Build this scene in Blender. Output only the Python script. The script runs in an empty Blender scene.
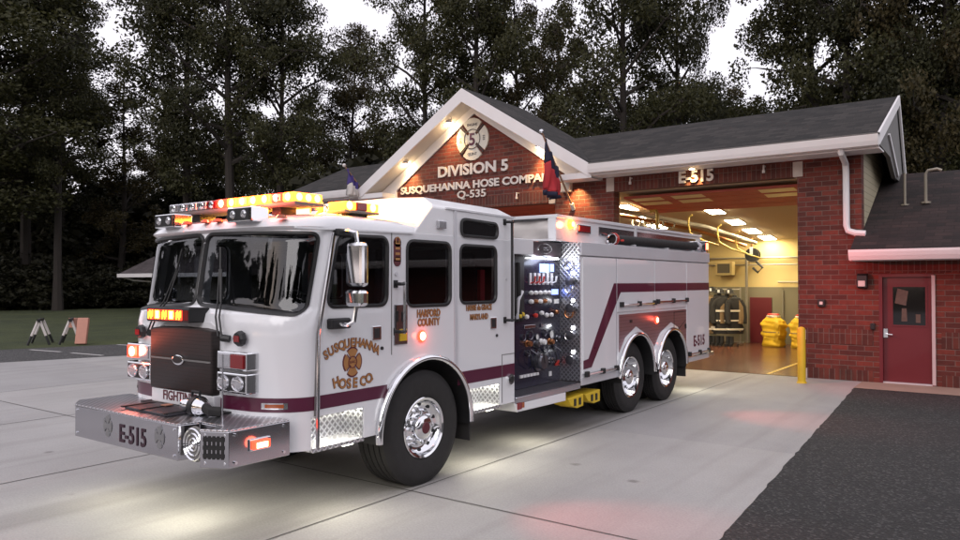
import bpy, bmesh, math, random
import numpy as np
from mathutils import Vector, Matrix
R = math.radians
random.seed(7)
sc = bpy.context.scene
col = sc.collection

# ------------------------------------------------------------------ camera
cd = bpy.data.cameras.new('camera'); cam = bpy.data.objects.new('camera', cd); col.objects.link(cam)
cd.sensor_fit = 'HORIZONTAL'; cd.sensor_width = 36.0; cd.lens = 36.0 * 740.0 / 960.0
cd.clip_start = 0.05; cd.clip_end = 2000
_r = Vector((0.80884995, 0.5880138, -0.00124111)); _d = Vector((-0.01032223, 0.01208845, -0.99987365))
_f = Vector((-0.5879245, 0.80876056, 0.01584736))
cam.matrix_world = Matrix(((_r.x, -_d.x, -_f.x, 0), (_r.y, -_d.y, -_f.y, 0), (_r.z, -_d.z, -_f.z, 1.97), (0, 0, 0, 1)))
sc.camera = cam
# ------------------------------------------------------------------ world, sun, exposure
w = bpy.data.worlds.new('World'); sc.world = w; w.use_nodes = True
wn = w.node_tree.nodes; wl = w.node_tree.links
bg = wn['Background']; bg.inputs['Strength'].default_value = 0.1
sky = wn.new('ShaderNodeTexSky'); sky.sky_type = 'NISHITA'; sky.sun_disc = False
sky.sun_elevation = R(8); sky.sun_rotation = R(200); sky.air_density = 1.2; sky.dust_density = 2.0
veil = wn.new('ShaderNodeMix'); veil.data_type = 'RGBA'; veil.inputs['Factor'].default_value = 0.8
veil.inputs['B'].default_value = (10.5, 10.0, 11.0, 1)          # thin even evening overcast
wl.new(sky.outputs['Color'], veil.inputs['A']); wl.new(veil.outputs['Result'], bg.inputs['Color'])
sl = bpy.data.lights.new('sun', 'SUN'); sl.energy = 0.75; sl.angle = R(40); sl.color = (1, .95, .92)
so = bpy.data.objects.new('sun', sl); col.objects.link(so)
so.rotation_euler = (R(58), 0, R(20))
sc.view_settings.view_transform = 'Standard'; sc.view_settings.look = 'None'
sc.view_settings.exposure = 0.36; sc.view_settings.gamma = 1.0; sc.view_settings.use_curve_mapping = False

# ------------------------------------------------------------------ materials
def newmat(name):
    m = bpy.data.materials.new(name); m.use_nodes = True
    return m, m.node_tree.nodes, m.node_tree.links, m.node_tree.nodes['Principled BSDF']
def setp(b, color=None, rough=None, metal=None, coat=None, spec=None):
    if color is not None: b.inputs['Base Color'].default_value = (*color, 1)
    if rough is not None: b.inputs['Roughness'].default_value = rough
    if metal is not None: b.inputs['Metallic'].default_value = metal
    if coat is not None:
        b.inputs['Coat Weight'].default_value = coat; b.inputs['Coat Roughness'].default_value = .03
    if spec is not None: b.inputs['Specular IOR Level'].default_value = spec
def plain(name, color, rough=.5, metal=0, coat=0, var=.08, scale=6., bump=0., bscale=60.):
    """plain coloured surface with a little procedural unevenness"""
    m, n, l, b = newmat(name); setp(b, color, rough, metal, coat)
    tc = n.new('ShaderNodeTexCoord')
    if var:
        t = n.new('ShaderNodeTexNoise'); t.inputs['Scale'].default_value = scale; t.inputs['Detail'].default_value = 5
        l.new(tc.outputs['Object'], t.inputs['Vector'])
        mx = n.new('ShaderNodeMix'); mx.data_type = 'RGBA'
        mx.inputs['A'].default_value = (*[c * (1 - var) for c in color], 1)
        mx.inputs['B'].default_value = (*[min(1, c * (1 + var)) for c in color], 1)
        l.new(t.outputs['Fac'], mx.inputs['Factor']); l.new(mx.outputs['Result'], b.inputs['Base Color'])
        mr = n.new('ShaderNodeMapRange'); mr.inputs['To Min'].default_value = max(.02, rough * .8); mr.inputs['To Max'].default_value = min(1, rough * 1.25)
        l.new(t.outputs['Fac'], mr.inputs['Value']); l.new(mr.outputs['Result'], b.inputs['Roughness'])
    if bump:
        t2 = n.new('ShaderNodeTexNoise'); t2.inputs['Scale'].default_value = bscale; t2.inputs['Detail'].default_value = 4
        l.new(tc.outputs['Object'], t2.inputs['Vector'])
        bp = n.new('ShaderNodeBump'); bp.inputs['Strength'].default_value = bump; bp.inputs['Distance'].default_value = .02
        l.new(t2.outputs['Fac'], bp.inputs['Height']); l.new(bp.outputs['Normal'], b.inputs['Normal'])
    return m
def emit(name, color, strength):
    m, n, l, b = newmat(name); setp(b, tuple(c * .5 for c in color), .3)
    b.inputs['Emission Color'].default_value = (*color, 1); b.inputs['Emission Strength'].default_value = strength
    return m
def math_node(n, op, a=None, b=None):
    q = n.new('ShaderNodeMath'); q.operation = op
    for i, v in enumerate((a, b)):
        if isinstance(v, (int, float)): q.inputs[i].default_value = v
    return q
def brick(name, c1, c2, mortar, bw, rh, soldier=False, offset=.5, bump=.6, seamcol=None):
    m, n, l, b = newmat(name); setp(b, c1, .85)
    tc = n.new('ShaderNodeTexCoord'); sp = n.new('ShaderNodeSeparateXYZ'); l.new(tc.outputs['Object'], sp.inputs[0])
    ad = n.new('ShaderNodeMath'); ad.operation = 'ADD'; l.new(sp.outputs['X'], ad.inputs[0]); l.new(sp.outputs['Y'], ad.inputs[1])
    cb = n.new('ShaderNodeCombineXYZ'); l.new(ad.outputs[0], cb.inputs[0]); l.new(sp.outputs['Z'], cb.inputs[1])
    bt = n.new('ShaderNodeTexBrick'); bt.offset = 0 if soldier else offset
    bt.inputs['Scale'].default_value = 1; bt.inputs['Brick Width'].default_value = bw; bt.inputs['Row Height'].default_value = rh
    bt.inputs['Mortar Size'].default_value = .007; bt.inputs['Mortar Smooth'].default_value = .2; bt.inputs['Bias'].default_value = -.1
    bt.inputs['Color1'].default_value = (*c1, 1); bt.inputs['Color2'].default_value = (*c2, 1); bt.inputs['Mortar'].default_value = (*mortar, 1)
    l.new(cb.outputs[0], bt.inputs['Vector'])
    t = n.new('ShaderNodeTexNoise'); t.inputs['Scale'].default_value = 9; t.inputs['Detail'].default_value = 6; l.new(tc.outputs['Object'], t.inputs['Vector'])
    mx = n.new('ShaderNodeMix'); mx.data_type = 'RGBA'; mx.blend_type = 'MULTIPLY'; mx.inputs['Factor'].default_value = .55
    rp = n.new('ShaderNodeValToRGB'); rp.color_ramp.elements[0].color = (.55, .55, .55, 1); rp.color_ramp.elements[0].position = .3; rp.color_ramp.elements[1].position = .65
    l.new(t.outputs['Fac'], rp.inputs[0]); l.new(bt.outputs['Color'], mx.inputs['A']); l.new(rp.outputs[0], mx.inputs['B'])
    l.new(mx.outputs['Result'], b.inputs['Base Color'])
    inv = math_node(n, 'SUBTRACT', 1.0); l.new(bt.outputs['Fac'], inv.inputs[1])
    bp = n.new('ShaderNodeBump'); bp.inputs['Strength'].default_value = bump; bp.inputs['Distance'].default_value = .012
    l.new(inv.outputs[0], bp.inputs['Height']); l.new(bp.outputs['Normal'], b.inputs['Normal'])
    return m
def tread(name, color=(.62, .62, .65), rough=.28, pitch=.045):
    m, n, l, b = newmat(name); setp(b, color, rough, 1)
    tc = n.new('ShaderNodeTexCoord'); sp = n.new('ShaderNodeSeparateXYZ'); l.new(tc.outputs['Object'], sp.inputs[0])
    ge = n.new('ShaderNodeNewGeometry'); ns = n.new('ShaderNodeSeparateXYZ'); l.new(ge.outputs['True Normal'], ns.inputs[0])
    ab = math_node(n, 'ABSOLUTE'); l.new(ns.outputs['Z'], ab.inputs[0]); up = math_node(n, 'GREATER_THAN', None, .6); l.new(ab.outputs[0], up.inputs[0])
    xy = n.new('ShaderNodeMath'); xy.operation = 'ADD'; l.new(sp.outputs['X'], xy.inputs[0]); l.new(sp.outputs['Y'], xy.inputs[1])
    A = n.new('ShaderNodeMix'); l.new(up.outputs[0], A.inputs['Factor']); l.new(xy.outputs[0], A.inputs['A']); l.new(sp.outputs['X'], A.inputs['B'])
    B = n.new('ShaderNodeMix'); l.new(up.outputs[0], B.inputs['Factor']); l.new(sp.outputs['Z'], B.inputs['A']); l.new(sp.outputs['Y'], B.inputs['B'])
    k = math.pi / pitch * 1.41
    s = []
    for op in ('ADD', 'SUBTRACT'):
        q = n.new('ShaderNodeMath'); q.operation = op; l.new(A.outputs[0], q.inputs[0]); l.new(B.outputs[0], q.inputs[1])
        q2 = math_node(n, 'MULTIPLY', None, k / 2); l.new(q.outputs[0], q2.inputs[0])
        q3 = math_node(n, 'SINE'); l.new(q2.outputs[0], q3.inputs[0]); q4 = math_node(n, 'ABSOLUTE'); l.new(q3.outputs[0], q4.inputs[0]); s.append(q4)
    pr = n.new('ShaderNodeMath'); pr.operation = 'MAXIMUM'; l.new(s[0].outputs[0], pr.inputs[0]); l.new(s[1].outputs[0], pr.inputs[1])
    pw = math_node(n, 'POWER', None, 6); l.new(pr.outputs[0], pw.inputs[0])
    cm = n.new('ShaderNodeMix'); cm.data_type = 'RGBA'; cm.inputs['A'].default_value = (*[c * .55 for c in color], 1); cm.inputs['B'].default_value = (*[min(1, c * 1.35) for c in color], 1)
    l.new(pw.outputs[0], cm.inputs['Factor']); l.new(cm.outputs['Result'], b.inputs['Base Color'])
    bp = n.new('ShaderNodeBump'); bp.inputs['Strength'].default_value = .5; bp.inputs['Distance'].default_value = .004
    l.new(pw.outputs[0], bp.inputs['Height']); l.new(bp.outputs['Normal'], b.inputs['Normal'])
    return m
def shingle(name, c1, c2):
    m, n, l, b = newmat(name); setp(b, c1, .95)
    tc = n.new('ShaderNodeTexCoord'); sp = n.new('ShaderNodeSeparateXYZ'); l.new(tc.outputs['Object'], sp.inputs[0])
    ge = n.new('ShaderNodeNewGeometry'); ns = n.new('ShaderNodeSeparateXYZ'); l.new(ge.outputs['Normal'], ns.inputs[0])
    ab = math_node(n, 'ABSOLUTE'); l.new(ns.outputs['X'], ab.inputs[0])
    gt = math_node(n, 'GREATER_THAN', None, .3); l.new(ab.outputs[0], gt.inputs[0])
    mxv = n.new('ShaderNodeMix'); mxv.data_type = 'FLOAT'; l.new(gt.outputs[0], mxv.inputs['Factor']); l.new(sp.outputs['X'], mxv.inputs['A']); l.new(sp.outputs['Y'], mxv.inputs['B'])
    zz = math_node(n, 'MULTIPLY', None, 2.0); l.new(sp.outputs['Z'], zz.inputs[0])
    cb = n.new('ShaderNodeCombineXYZ'); l.new(mxv.outputs['Result'], cb.inputs[0]); l.new(zz.outputs[0], cb.inputs[1])
    bt = n.new('ShaderNodeTexBrick'); bt.inputs['Scale'].default_value = 1; bt.inputs['Brick Width'].default_value = .3; bt.inputs['Row Height'].default_value = .14
    bt.inputs['Mortar Size'].default_value = .011; bt.inputs['Color1'].default_value = (*c1, 1); bt.inputs['Color2'].default_value = (*c2, 1)
    bt.inputs['Mortar'].default_value = (*[c * .45 for c in c1], 1)
    l.new(cb.outputs[0], bt.inputs['Vector'])
    t = n.new('ShaderNodeTexNoise'); t.inputs['Scale'].default_value = 1.3; t.inputs['Detail'].default_value = 8; t.inputs['Roughness'].default_value = .75; l.new(tc.outputs['Object'], t.inputs['Vector'])
    rp = n.new('ShaderNodeValToRGB'); rp.color_ramp.elements[0].color = (.5, .5, .5, 1); rp.color_ramp.elements[0].position = .3; rp.color_ramp.elements[1].color = (1.3, 1.3, 1.3, 1); rp.color_ramp.elements[1].position = .7
    l.new(t.outputs['Fac'], rp.inputs[0])
    mx = n.new('ShaderNodeMix'); mx.data_type = 'RGBA'; mx.blend_type = 'MULTIPLY'; mx.inputs['Factor'].default_value = .8
    l.new(bt.outputs['Color'], mx.inputs['A']); l.new(rp.outputs[0], mx.inputs['B']); l.new(mx.outputs['Result'], b.inputs['Base Color'])
    bp = n.new('ShaderNodeBump'); bp.inputs['Strength'].default_value = .5; bp.inputs['Distance'].default_value = .02
    iv = math_node(n, 'SUBTRACT', 1.0); l.new(bt.outputs['Fac'], iv.inputs[1]); l.new(iv.outputs[0], bp.inputs['Height']); l.new(bp.outputs['Normal'], b.inputs['Normal'])
    return m
def ribbed(name, color, axis, pitch, rough=.4, metal=0, strength=.6, groove=.6):
    m, n, l, b = newmat(name); setp(b, color, rough, metal)
    tc = n.new('ShaderNodeTexCoord'); sp = n.new('ShaderNodeSeparateXYZ'); l.new(tc.outputs['Object'], sp.inputs[0])
    if isinstance(axis, str): src = sp.outputs[axis]
    else:
        q = n.new('ShaderNodeMath'); q.operation = 'ADD'; l.new(sp.outputs[axis[0]], q.inputs[0]); l.new(sp.outputs[axis[1]], q.inputs[1]); src = q.outputs[0]
    k = math_node(n, 'DIVIDE', None, pitch); l.new(src, k.inputs[0])
    fr = math_node(n, 'FRACT'); l.new(k.outputs[0], fr.inputs[0])
    rp = n.new('ShaderNodeValToRGB'); rp.color_ramp.elements[0].color = (groove,) * 3 + (1,); rp.color_ramp.elements[1].position = .16; l.new(fr.outputs[0], rp.inputs[0])
    mx = n.new('ShaderNodeMix'); mx.data_type = 'RGBA'; mx.blend_type = 'MULTIPLY'; mx.inputs['Factor'].default_value = 1; mx.inputs['A'].default_value = (*color, 1)
    l.new(rp.outputs[0], mx.inputs['B']); l.new(mx.outputs['Result'], b.inputs['Base Color'])
    bp = n.new('ShaderNodeBump'); bp.inputs['Strength'].default_value = strength; bp.inputs['Distance'].default_value = .01
    l.new(fr.outputs[0], bp.inputs['Height']); l.new(bp.outputs['Normal'], b.inputs['Normal'])
    return m
def glassmat(name, tint=(.6, .62, .65), mix=.9):
    """tinted pane: clear view through plus a mirror-like reflection that grows at grazing angles"""
    m, n, l, b = newmat(name); n.remove(b)
    tr = n.new('ShaderNodeBsdfTransparent'); tr.inputs[0].default_value = (*tint, 1)
    gl = n.new('ShaderNodeBsdfGlossy'); gl.inputs['Roughness'].default_value = .015; gl.inputs[0].default_value = (.95, .95, .97, 1)
    fr = n.new('ShaderNodeFresnel'); fr.inputs[0].default_value = mix
    ms = n.new('ShaderNodeMixShader'); l.new(fr.outputs[0], ms.inputs[0]); l.new(tr.outputs[0], ms.inputs[1]); l.new(gl.outputs[0], ms.inputs[2])
    l.new(ms.outputs[0], n['Material Output'].inputs[0])
    return m

M = {}
M['white'] = plain('truck_white', (.74, .745, .77), .2, 0, 1.0, 0)
M['roofwhite'] = plain('cab_roof_white', (.78, .78, .8), .35, 0, .3, .02, 2)
M['maroon'] = plain('maroon_stripe', (.085, .011, .035), .3, 0, .5, .1, 3)
M['black'] = plain('black_trim', (.012, .012, .013), .45, 0, 0, .2)
M['rubber'] = plain('rubber', (.016, .015, .015), .75, 0, 0, .25, 12, .15, 80)
M['chrome'] = plain('chrome', (.82, .83, .85), .08, 1, 0, .03)
M['steel'] = plain('brushed_steel', (.52, .52, .55), .13, 1, 0, .06, 3)
M['alu'] = plain('aluminium_band', (.6, .6, .63), .5, .45, 0, .06, 4)
M['tread'] = tread('tread_plate')
M['darktread'] = tread('dark_tread_plate', (.2, .2, .23), .35, .04)
M['grille'] = ribbed('grille_mesh', (.04, .03, .028), 'Z', .03, .5, .3, 1.0, .1)
M['panel'] = plain('pump_panel', (.012, .011, .028), .25, 0, .3, .2)
M['sign'] = plain('dark_sign', (.03, .02, .025), .3, 0, .2, .1)
M['redlitplate'] = ribbed('ribbed_plate', (.36, .21, .23), 'Z', .05, .35, .7, .7, .35)  # bare metal plate with its red reflection put into the colour
M['glass'] = glassmat('window_glass', (.5, .52, .55), 1.5)
M['shield'] = glassmat('windshield_glass', (.36, .38, .4), 1.75)
M['darkglass'] = plain('privacy_glass', (.008, .008, .009), .05, 0, .3, .05)
M['seat'] = plain('seat_cloth', (.05, .05, .055), .9, 0, 0, .2, 20)
M['cabgrey'] = plain('cab_lining', (.14, .13, .13), .8, 0, 0, .15)
M['gold'] = plain('gold_leaf', (.42, .2, .07), .4, .3, 0, .15, 20)
M['numdark'] = plain('dark_maroon_number', (.03, .006, .018), .4, 0, 0, .1)
M['darkred'] = plain('dark_red_lettering', (.1, .012, .02), .4, 0, 0, .1)
M['lensred'] = plain('unlit_red_lens', (.2, .006, .008), .15, 0, .6, .1)
M['lensamber'] = plain('unlit_amber_lens', (.35, .07, .01), .15, 0, .6, .1)
M['lensclear'] = plain('clear_lens', (.55, .55, .58), .12, .7, .6, .25, 40)
M['yellow'] = plain('safety_yellow', (.62, .42, .02), .5, 0, 0, .15, 5)
M['leveryel'] = plain('yellow_lever', (.6, .42, .02), .35)
M['leverred'] = plain('red_lever', (.5, .03, .02), .35)
M['leverwht'] = plain('white_lever', (.75, .75, .75), .3)
M['darksteel'] = plain('dark_fitting', (.16, .16, .18), .3, .9)
M['copper'] = plain('brass_fitting', (.5, .22, .1), .3, 1)
M['e_amber'] = emit('lit_amber', (1, .36, .03), 26)
M['e_sign'] = emit('lit_amber_sign', (1, .42, .02), 5)
M['e_red'] = emit('lit_red', (1, .08, .035), 14)
M['e_pale'] = emit('lit_pale_red', (1, .36, .2), 10)
M['e_lensred'] = emit('lit_red_lens', (1, .05, .02), 3)
M['e_lensamb'] = emit('lit_amber_lens', (1, .14, .012), 9)
M['e_white'] = emit('lit_white', (.95, .97, 1), 16)
M['e_step'] = emit('lit_step_lamp', (1, .97, .8), 16)
M['e_room'] = emit('lit_ceiling_panel', (1, .84, .55), 64)
M['e_eave'] = emit('lit_eave_lamp', (1, .72, .36), 25)
M['e_blue'] = emit('lit_display', (.25, .35, 1), 2.2)
M['brick'] = brick('red_brick', (.175, .033, .021), (.07, .017, .013), (.15, .1, .085), .3, .1)
M['soldier'] = brick('soldier_course', (.135, .031, .02), (.07, .018, .013), (.145, .095, .08), .1, .31, True)
M['stone'] = plain('pale_block', (.5, .44, .4), .8, 0, 0, .12, 8)
M['trim'] = plain('white_trim', (.72, .7, .71), .45, 0, 0, .05, 3)
M['soffit'] = plain('soffit', (.55, .52, .48), .7, 0, 0, .06, 3)
M['graytrim'] = plain('grey_board', (.16, .155, .15), .7, 0, 0, .1)
M['markgrey'] = plain('etched_mark', (.28, .28, .29), .4, .6)
M['siding'] = ribbed('siding', (.5, .44, .3), 'Z', .13, .7, 0, .6, .45)
M['roof'] = shingle('shingles', (.034, .029, .027), (.007, .0065, .0065))
M['houseroof'] = shingle('house_shingles', (.1, .08, .085), (.07, .06, .062))
M['roof2'] = shingle('annex_shingles', (.034, .02, .019), (.011, .008, .008))
M['door'] = plain('maroon_door', (.12, .008, .014), .45, 0, .2, .06, 2)
M['frame'] = plain('door_frame', (.5, .42, .42), .5, 0, 0, .05)
M['bayfloor'] = plain('epoxy_floor', (.1, .036, .02), .22, 0, 0, .3, 1.5)
M['cream'] = plain('cream_wall', (.6, .47, .21), .8, 0, 0, .06, 1.5)
M['dado'] = plain('grey_dado', (.2, .18, .12), .8, 0, 0, .08, 1.5)
M['ceil'] = plain('ceiling_board', (.5, .4, .27), .85, 0, 0, .08, 1)
M['bayred'] = ribbed('raised_door', (.42, .075, .05), 'Y', .25, .5, 0, .5, .45)
M['baywin'] = plain('raised_door_panel', (.7, .55, .3), .3)
M['pipe'] = plain('grey_pipe', (.3, .27, .22), .5, .4)
M['hoseyel'] = plain('yellow_hose', (.4, .29, .07), .5)
M['letter'] = plain('pale_lettering', (.62, .58, .56), .45, .2, 0, .05)
M['cross'] = plain('pale_emblem', (.55, .53, .48), .5, 0, 0, .06)
M['crossdark'] = plain('emblem_dark', (.05, .04, .04), .6)
M['coat'] = plain('turnout_black', (.022, .02, .019), .9, 0, 0, .3, 15, .5, 20)
M['tan'] = plain('turnout_tan', (.2, .13, .06), .9, 0, 0, .3, 15, .5, 20)
M['coatyel'] = plain('yellow_coat_cloth', (.68, .42, .015), .65, 0, 0, .18, 6, .6, 12)
M['reflect'] = plain('reflective_band', (.75, .68, .55), .4, 0, 0, .1)
M['flagblue'] = plain('flag_navy', (.014, .014, .04), .8, 0, 0, .2)
M['flagred'] = plain('flag_red', (.45, .03, .04), .8, 0, 0, .15)
M['flagviolet'] = plain('flag_violet_blue', (.06, .04, .2), .8, 0, 0, .15)
M['flagwhite'] = plain('flag_white', (.6, .57, .55), .8, 0, 0, .08)
M['wood'] = plain('wood_pole', (.3, .17, .11), .5, 0, 0, .2, 12)
M['legwhite'] = plain('leg_white', (.6, .56, .54), .6)
M['pinkboard'] = plain('faded_orange_board', (.5, .24, .18), .7, 0, 0, .12, 8)
M['strap'] = plain('leather_strap', (.45, .22, .15), .6)
M['hosecover'] = plain('grey_vinyl_cover', (.035, .033, .04), .5, 0, 0, .2, 10, .3, 15)
M['glass_reflection'] = plain('glass_reflection', (.09, .065, .05), .6, 0, 0, .5, 14)  # dull tone for the reflection painted on the entrance door glass

# concrete, asphalt, lawn
def concrete():
    m, n, l, b = newmat('concrete'); setp(b, (.4, .39, .38), .7)
    tc = n.new('ShaderNodeTexCoord')
    t = n.new('ShaderNodeTexNoise'); t.inputs['Scale'].default_value = .5; t.inputs['Detail'].default_value = 9; t.inputs['Roughness'].default_value = .68
    mp = n.new('ShaderNodeMapping'); mp.inputs['Scale'].default_value = (1, .7, 1); l.new(tc.outputs['Object'], mp.inputs[0]); l.new(mp.outputs[0], t.inputs['Vector'])
    rp = n.new('ShaderNodeValToRGB'); e = rp.color_ramp.elements
    e[0].position = .25; e[0].color = (.285, .278, .272, 1); e[1].position = .8; e[1].color = (.405, .397, .392, 1)
    l.new(t.outputs['Fac'], rp.inputs[0])
    t2 = n.new('ShaderNodeTexNoise'); t2.inputs['Scale'].default_value = 55; t2.inputs['Detail'].default_value = 3; l.new(tc.outputs['Object'], t2.inputs['Vector'])
    mx = n.new('ShaderNodeMix'); mx.data_type = 'RGBA'; mx.blend_type = 'OVERLAY'; mx.inputs['Factor'].default_value = .25
    l.new(rp.outputs[0], mx.inputs['A']); l.new(t2.outputs['Fac'], mx.inputs['B'])
    # tyre scuffs and drips: long thin streaks along the drive direction
    m3 = n.new('ShaderNodeMapping'); m3.inputs['Scale'].default_value = (2.2, .12, 1); l.new(tc.outputs['Object'], m3.inputs[0])
    t3 = n.new('ShaderNodeTexNoise'); t3.inputs['Scale'].default_value = 1.4; t3.inputs['Detail'].default_value = 6; l.new(m3.outputs[0], t3.inputs['Vector'])
    r3 = n.new('ShaderNodeValToRGB'); r3.color_ramp.elements[0].position = .52; r3.color_ramp.elements[0].color = (1, 1, 1, 1); r3.color_ramp.elements[1].position = .72; r3.color_ramp.elements[1].color = (.62, .6, .58, 1)
    l.new(t3.outputs['Fac'], r3.inputs[0])
    m4 = n.new('ShaderNodeMix'); m4.data_type = 'RGBA'; m4.blend_type = 'MULTIPLY'; m4.inputs['Factor'].default_value = .35
    l.new(mx.outputs['Result'], m4.inputs['A']); l.new(r3.outputs[0], m4.inputs['B']); # slab to slab tone, drips, hairline cracks
    bk = n.new('ShaderNodeTexBrick'); bk.offset = 0; bk.inputs['Scale'].default_value = 1; bk.inputs['Brick Width'].default_value = 3.35; bk.inputs['Row Height'].default_value = 3.68; bk.inputs['Mortar Size'].default_value = 0
    bk.inputs['Color1'].default_value = (1.04, 1.03, 1.02, 1); bk.inputs['Color2'].default_value = (.88, .88, .89, 1)
    m5 = n.new('ShaderNodeMapping'); m5.inputs['Location'].default_value = (11.4, -1.6, 0); l.new(tc.outputs['Object'], m5.inputs[0]); l.new(m5.outputs[0], bk.inputs['Vector'])
    m6 = n.new('ShaderNodeMix'); m6.data_type = 'RGBA'; m6.blend_type = 'MULTIPLY'; m6.inputs['Factor'].default_value = 1
    l.new(m4.outputs['Result'], m6.inputs['A']); l.new(bk.outputs['Color'], m6.inputs['B'])
    vo = n.new('ShaderNodeTexVoronoi'); vo.inputs['Scale'].default_value = 1.1; l.new(tc.outputs['Object'], vo.inputs['Vector'])
    t4 = n.new('ShaderNodeTexNoise'); t4.inputs['Scale'].default_value = 9; l.new(tc.outputs['Object'], t4.inputs['Vector'])
    dd = n.new('ShaderNodeMath'); dd.operation = 'MULTIPLY_ADD'; dd.inputs[1].default_value = .09; l.new(t4.outputs['Fac'], dd.inputs[0]); l.new(vo.outputs['Distance'], dd.inputs[2])
    r4 = n.new('ShaderNodeValToRGB'); r4.color_ramp.elements[0].position = .075; r4.color_ramp.elements[0].color = (.5, .48, .46, 1); r4.color_ramp.elements[1].position = .13; r4.color_ramp.elements[1].color = (1, 1, 1, 1); l.new(dd.outputs[0], r4.inputs[0])
    v2 = n.new('ShaderNodeTexVoronoi'); v2.feature = 'DISTANCE_TO_EDGE'; v2.inputs['Scale'].default_value = .22
    w2 = n.new('ShaderNodeTexNoise'); w2.inputs['Scale'].default_value = 1.2; w2.inputs['Detail'].default_value = 6; l.new(tc.outputs['Object'], w2.inputs['Vector'])
    w3 = n.new('ShaderNodeMix'); w3.data_type = 'RGBA'; w3.blend_type = 'ADD'; w3.inputs['Factor'].default_value = .9; l.new(tc.outputs['Object'], w3.inputs['A']); l.new(w2.outputs['Color'], w3.inputs['B']); l.new(w3.outputs['Result'], v2.inputs['Vector'])
    r5 = n.new('ShaderNodeValToRGB'); r5.color_ramp.elements[0].position = .0; r5.color_ramp.elements[0].color = (.78, .77, .76, 1); r5.color_ramp.elements[1].position = .004; r5.color_ramp.elements[1].color = (1, 1, 1, 1); l.new(v2.outputs['Distance'], r5.inputs[0])
    sx = n.new('ShaderNodeSeparateXYZ'); l.new(tc.outputs['Object'], sx.inputs[0]); tr = None
    for xc in (-4.95, -6.75):       # tyre tracks out of the bay
        q = math_node(n, 'ADD', None, -xc); l.new(sx.outputs['X'], q.inputs[0]); q2 = math_node(n, 'ABSOLUTE'); l.new(q.outputs[0], q2.inputs[0])
        mr = n.new('ShaderNodeMapRange'); mr.interpolation_type = 'SMOOTHSTEP'; mr.inputs['From Min'].default_value = .1; mr.inputs['From Max'].default_value = .34; mr.inputs['To Min'].default_value = 1; mr.inputs['To Max'].default_value = 0
        l.new(q2.outputs[0], mr.inputs['Value'])
        if tr is None: tr = mr
        else:
            t_ = n.new('ShaderNodeMath'); t_.operation = 'MAXIMUM'; l.new(tr.outputs[0], t_.inputs[0]); l.new(mr.outputs[0], t_.inputs[1]); tr = t_
    tn = n.new('ShaderNodeMath'); tn.operation = 'MULTIPLY'; l.new(tr.outputs[0], tn.inputs[0]); l.new(t3.outputs['Fac'], tn.inputs[1])
    mt_ = n.new('ShaderNodeMix'); mt_.data_type = 'RGBA'; mt_.blend_type = 'MULTIPLY'; mt_.inputs['B'].default_value = (.6, .59, .58, 1)
    l.new(tn.outputs[0], mt_.inputs['Factor']); l.new(m6.outputs['Result'], mt_.inputs['A'])
    prev = mt_
    for q in (r4,):
        mm = n.new('ShaderNodeMix'); mm.data_type = 'RGBA'; mm.blend_type = 'MULTIPLY'; mm.inputs['Factor'].default_value = .8
        l.new(prev.outputs['Result'], mm.inputs['A']); l.new(q.outputs[0], mm.inputs['B']); prev = mm
    l.new(prev.outputs['Result'], b.inputs['Base Color'])
    bp = n.new('ShaderNodeBump'); bp.inputs['Strength'].default_value = .25; bp.inputs['Distance'].default_value = .01
    l.new(t2.outputs['Fac'], bp.inputs['Height']); l.new(bp.outputs['Normal'], b.inputs['Normal'])
    return m
def asphalt(name, base):
    m, n, l, b = newmat(name); setp(b, (base,) * 3, .9)
    tc = n.new('ShaderNodeTexCoord')
    v = n.new('ShaderNodeTexVoronoi'); v.inputs['Scale'].default_value = 48; l.new(tc.outputs['Object'], v.inputs['Vector'])
    t = n.new('ShaderNodeTexNoise'); t.inputs['Scale'].default_value = 1.1; t.inputs['Detail'].default_value = 8; l.new(tc.outputs['Object'], t.inputs['Vector'])
    sx = n.new('ShaderNodeSeparateColor'); l.new(v.outputs['Color'], sx.inputs[0])
    rp = n.new('ShaderNodeValToRGB'); e = rp.color_ramp.elements
    e[0].color = (base * .55, base * .55, base * .57, 1); e[1].color = (base * 3.4, base * 3.3, base * 3.2, 1); e[1].position = .98
    e2 = e.new(.8); e2.color = (base * 1.05, base * 1.03, base * 1.04, 1)
    l.new(sx.outputs[0], rp.inputs[0])
    r2 = n.new('ShaderNodeValToRGB'); r2.color_ramp.elements[0].color = (.7, .7, .7, 1); r2.color_ramp.elements[1].color = (1.25, 1.25, 1.25, 1); l.new(t.outputs['Fac'], r2.inputs[0])
    mx = n.new('ShaderNodeMix'); mx.data_type = 'RGBA'; mx.blend_type = 'MULTIPLY'; mx.inputs['Factor'].default_value = 1
    l.new(rp.outputs[0], mx.inputs['A']); l.new(r2.outputs[0], mx.inputs['B']); l.new(mx.outputs['Result'], b.inputs['Base Color'])
    bp = n.new('ShaderNodeBump'); bp.inputs['Strength'].default_value = .7; bp.inputs['Distance'].default_value = .012
    l.new(v.outputs['Distance'], bp.inputs['Height']); l.new(bp.outputs['Normal'], b.inputs['Normal'])
    return m
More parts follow.
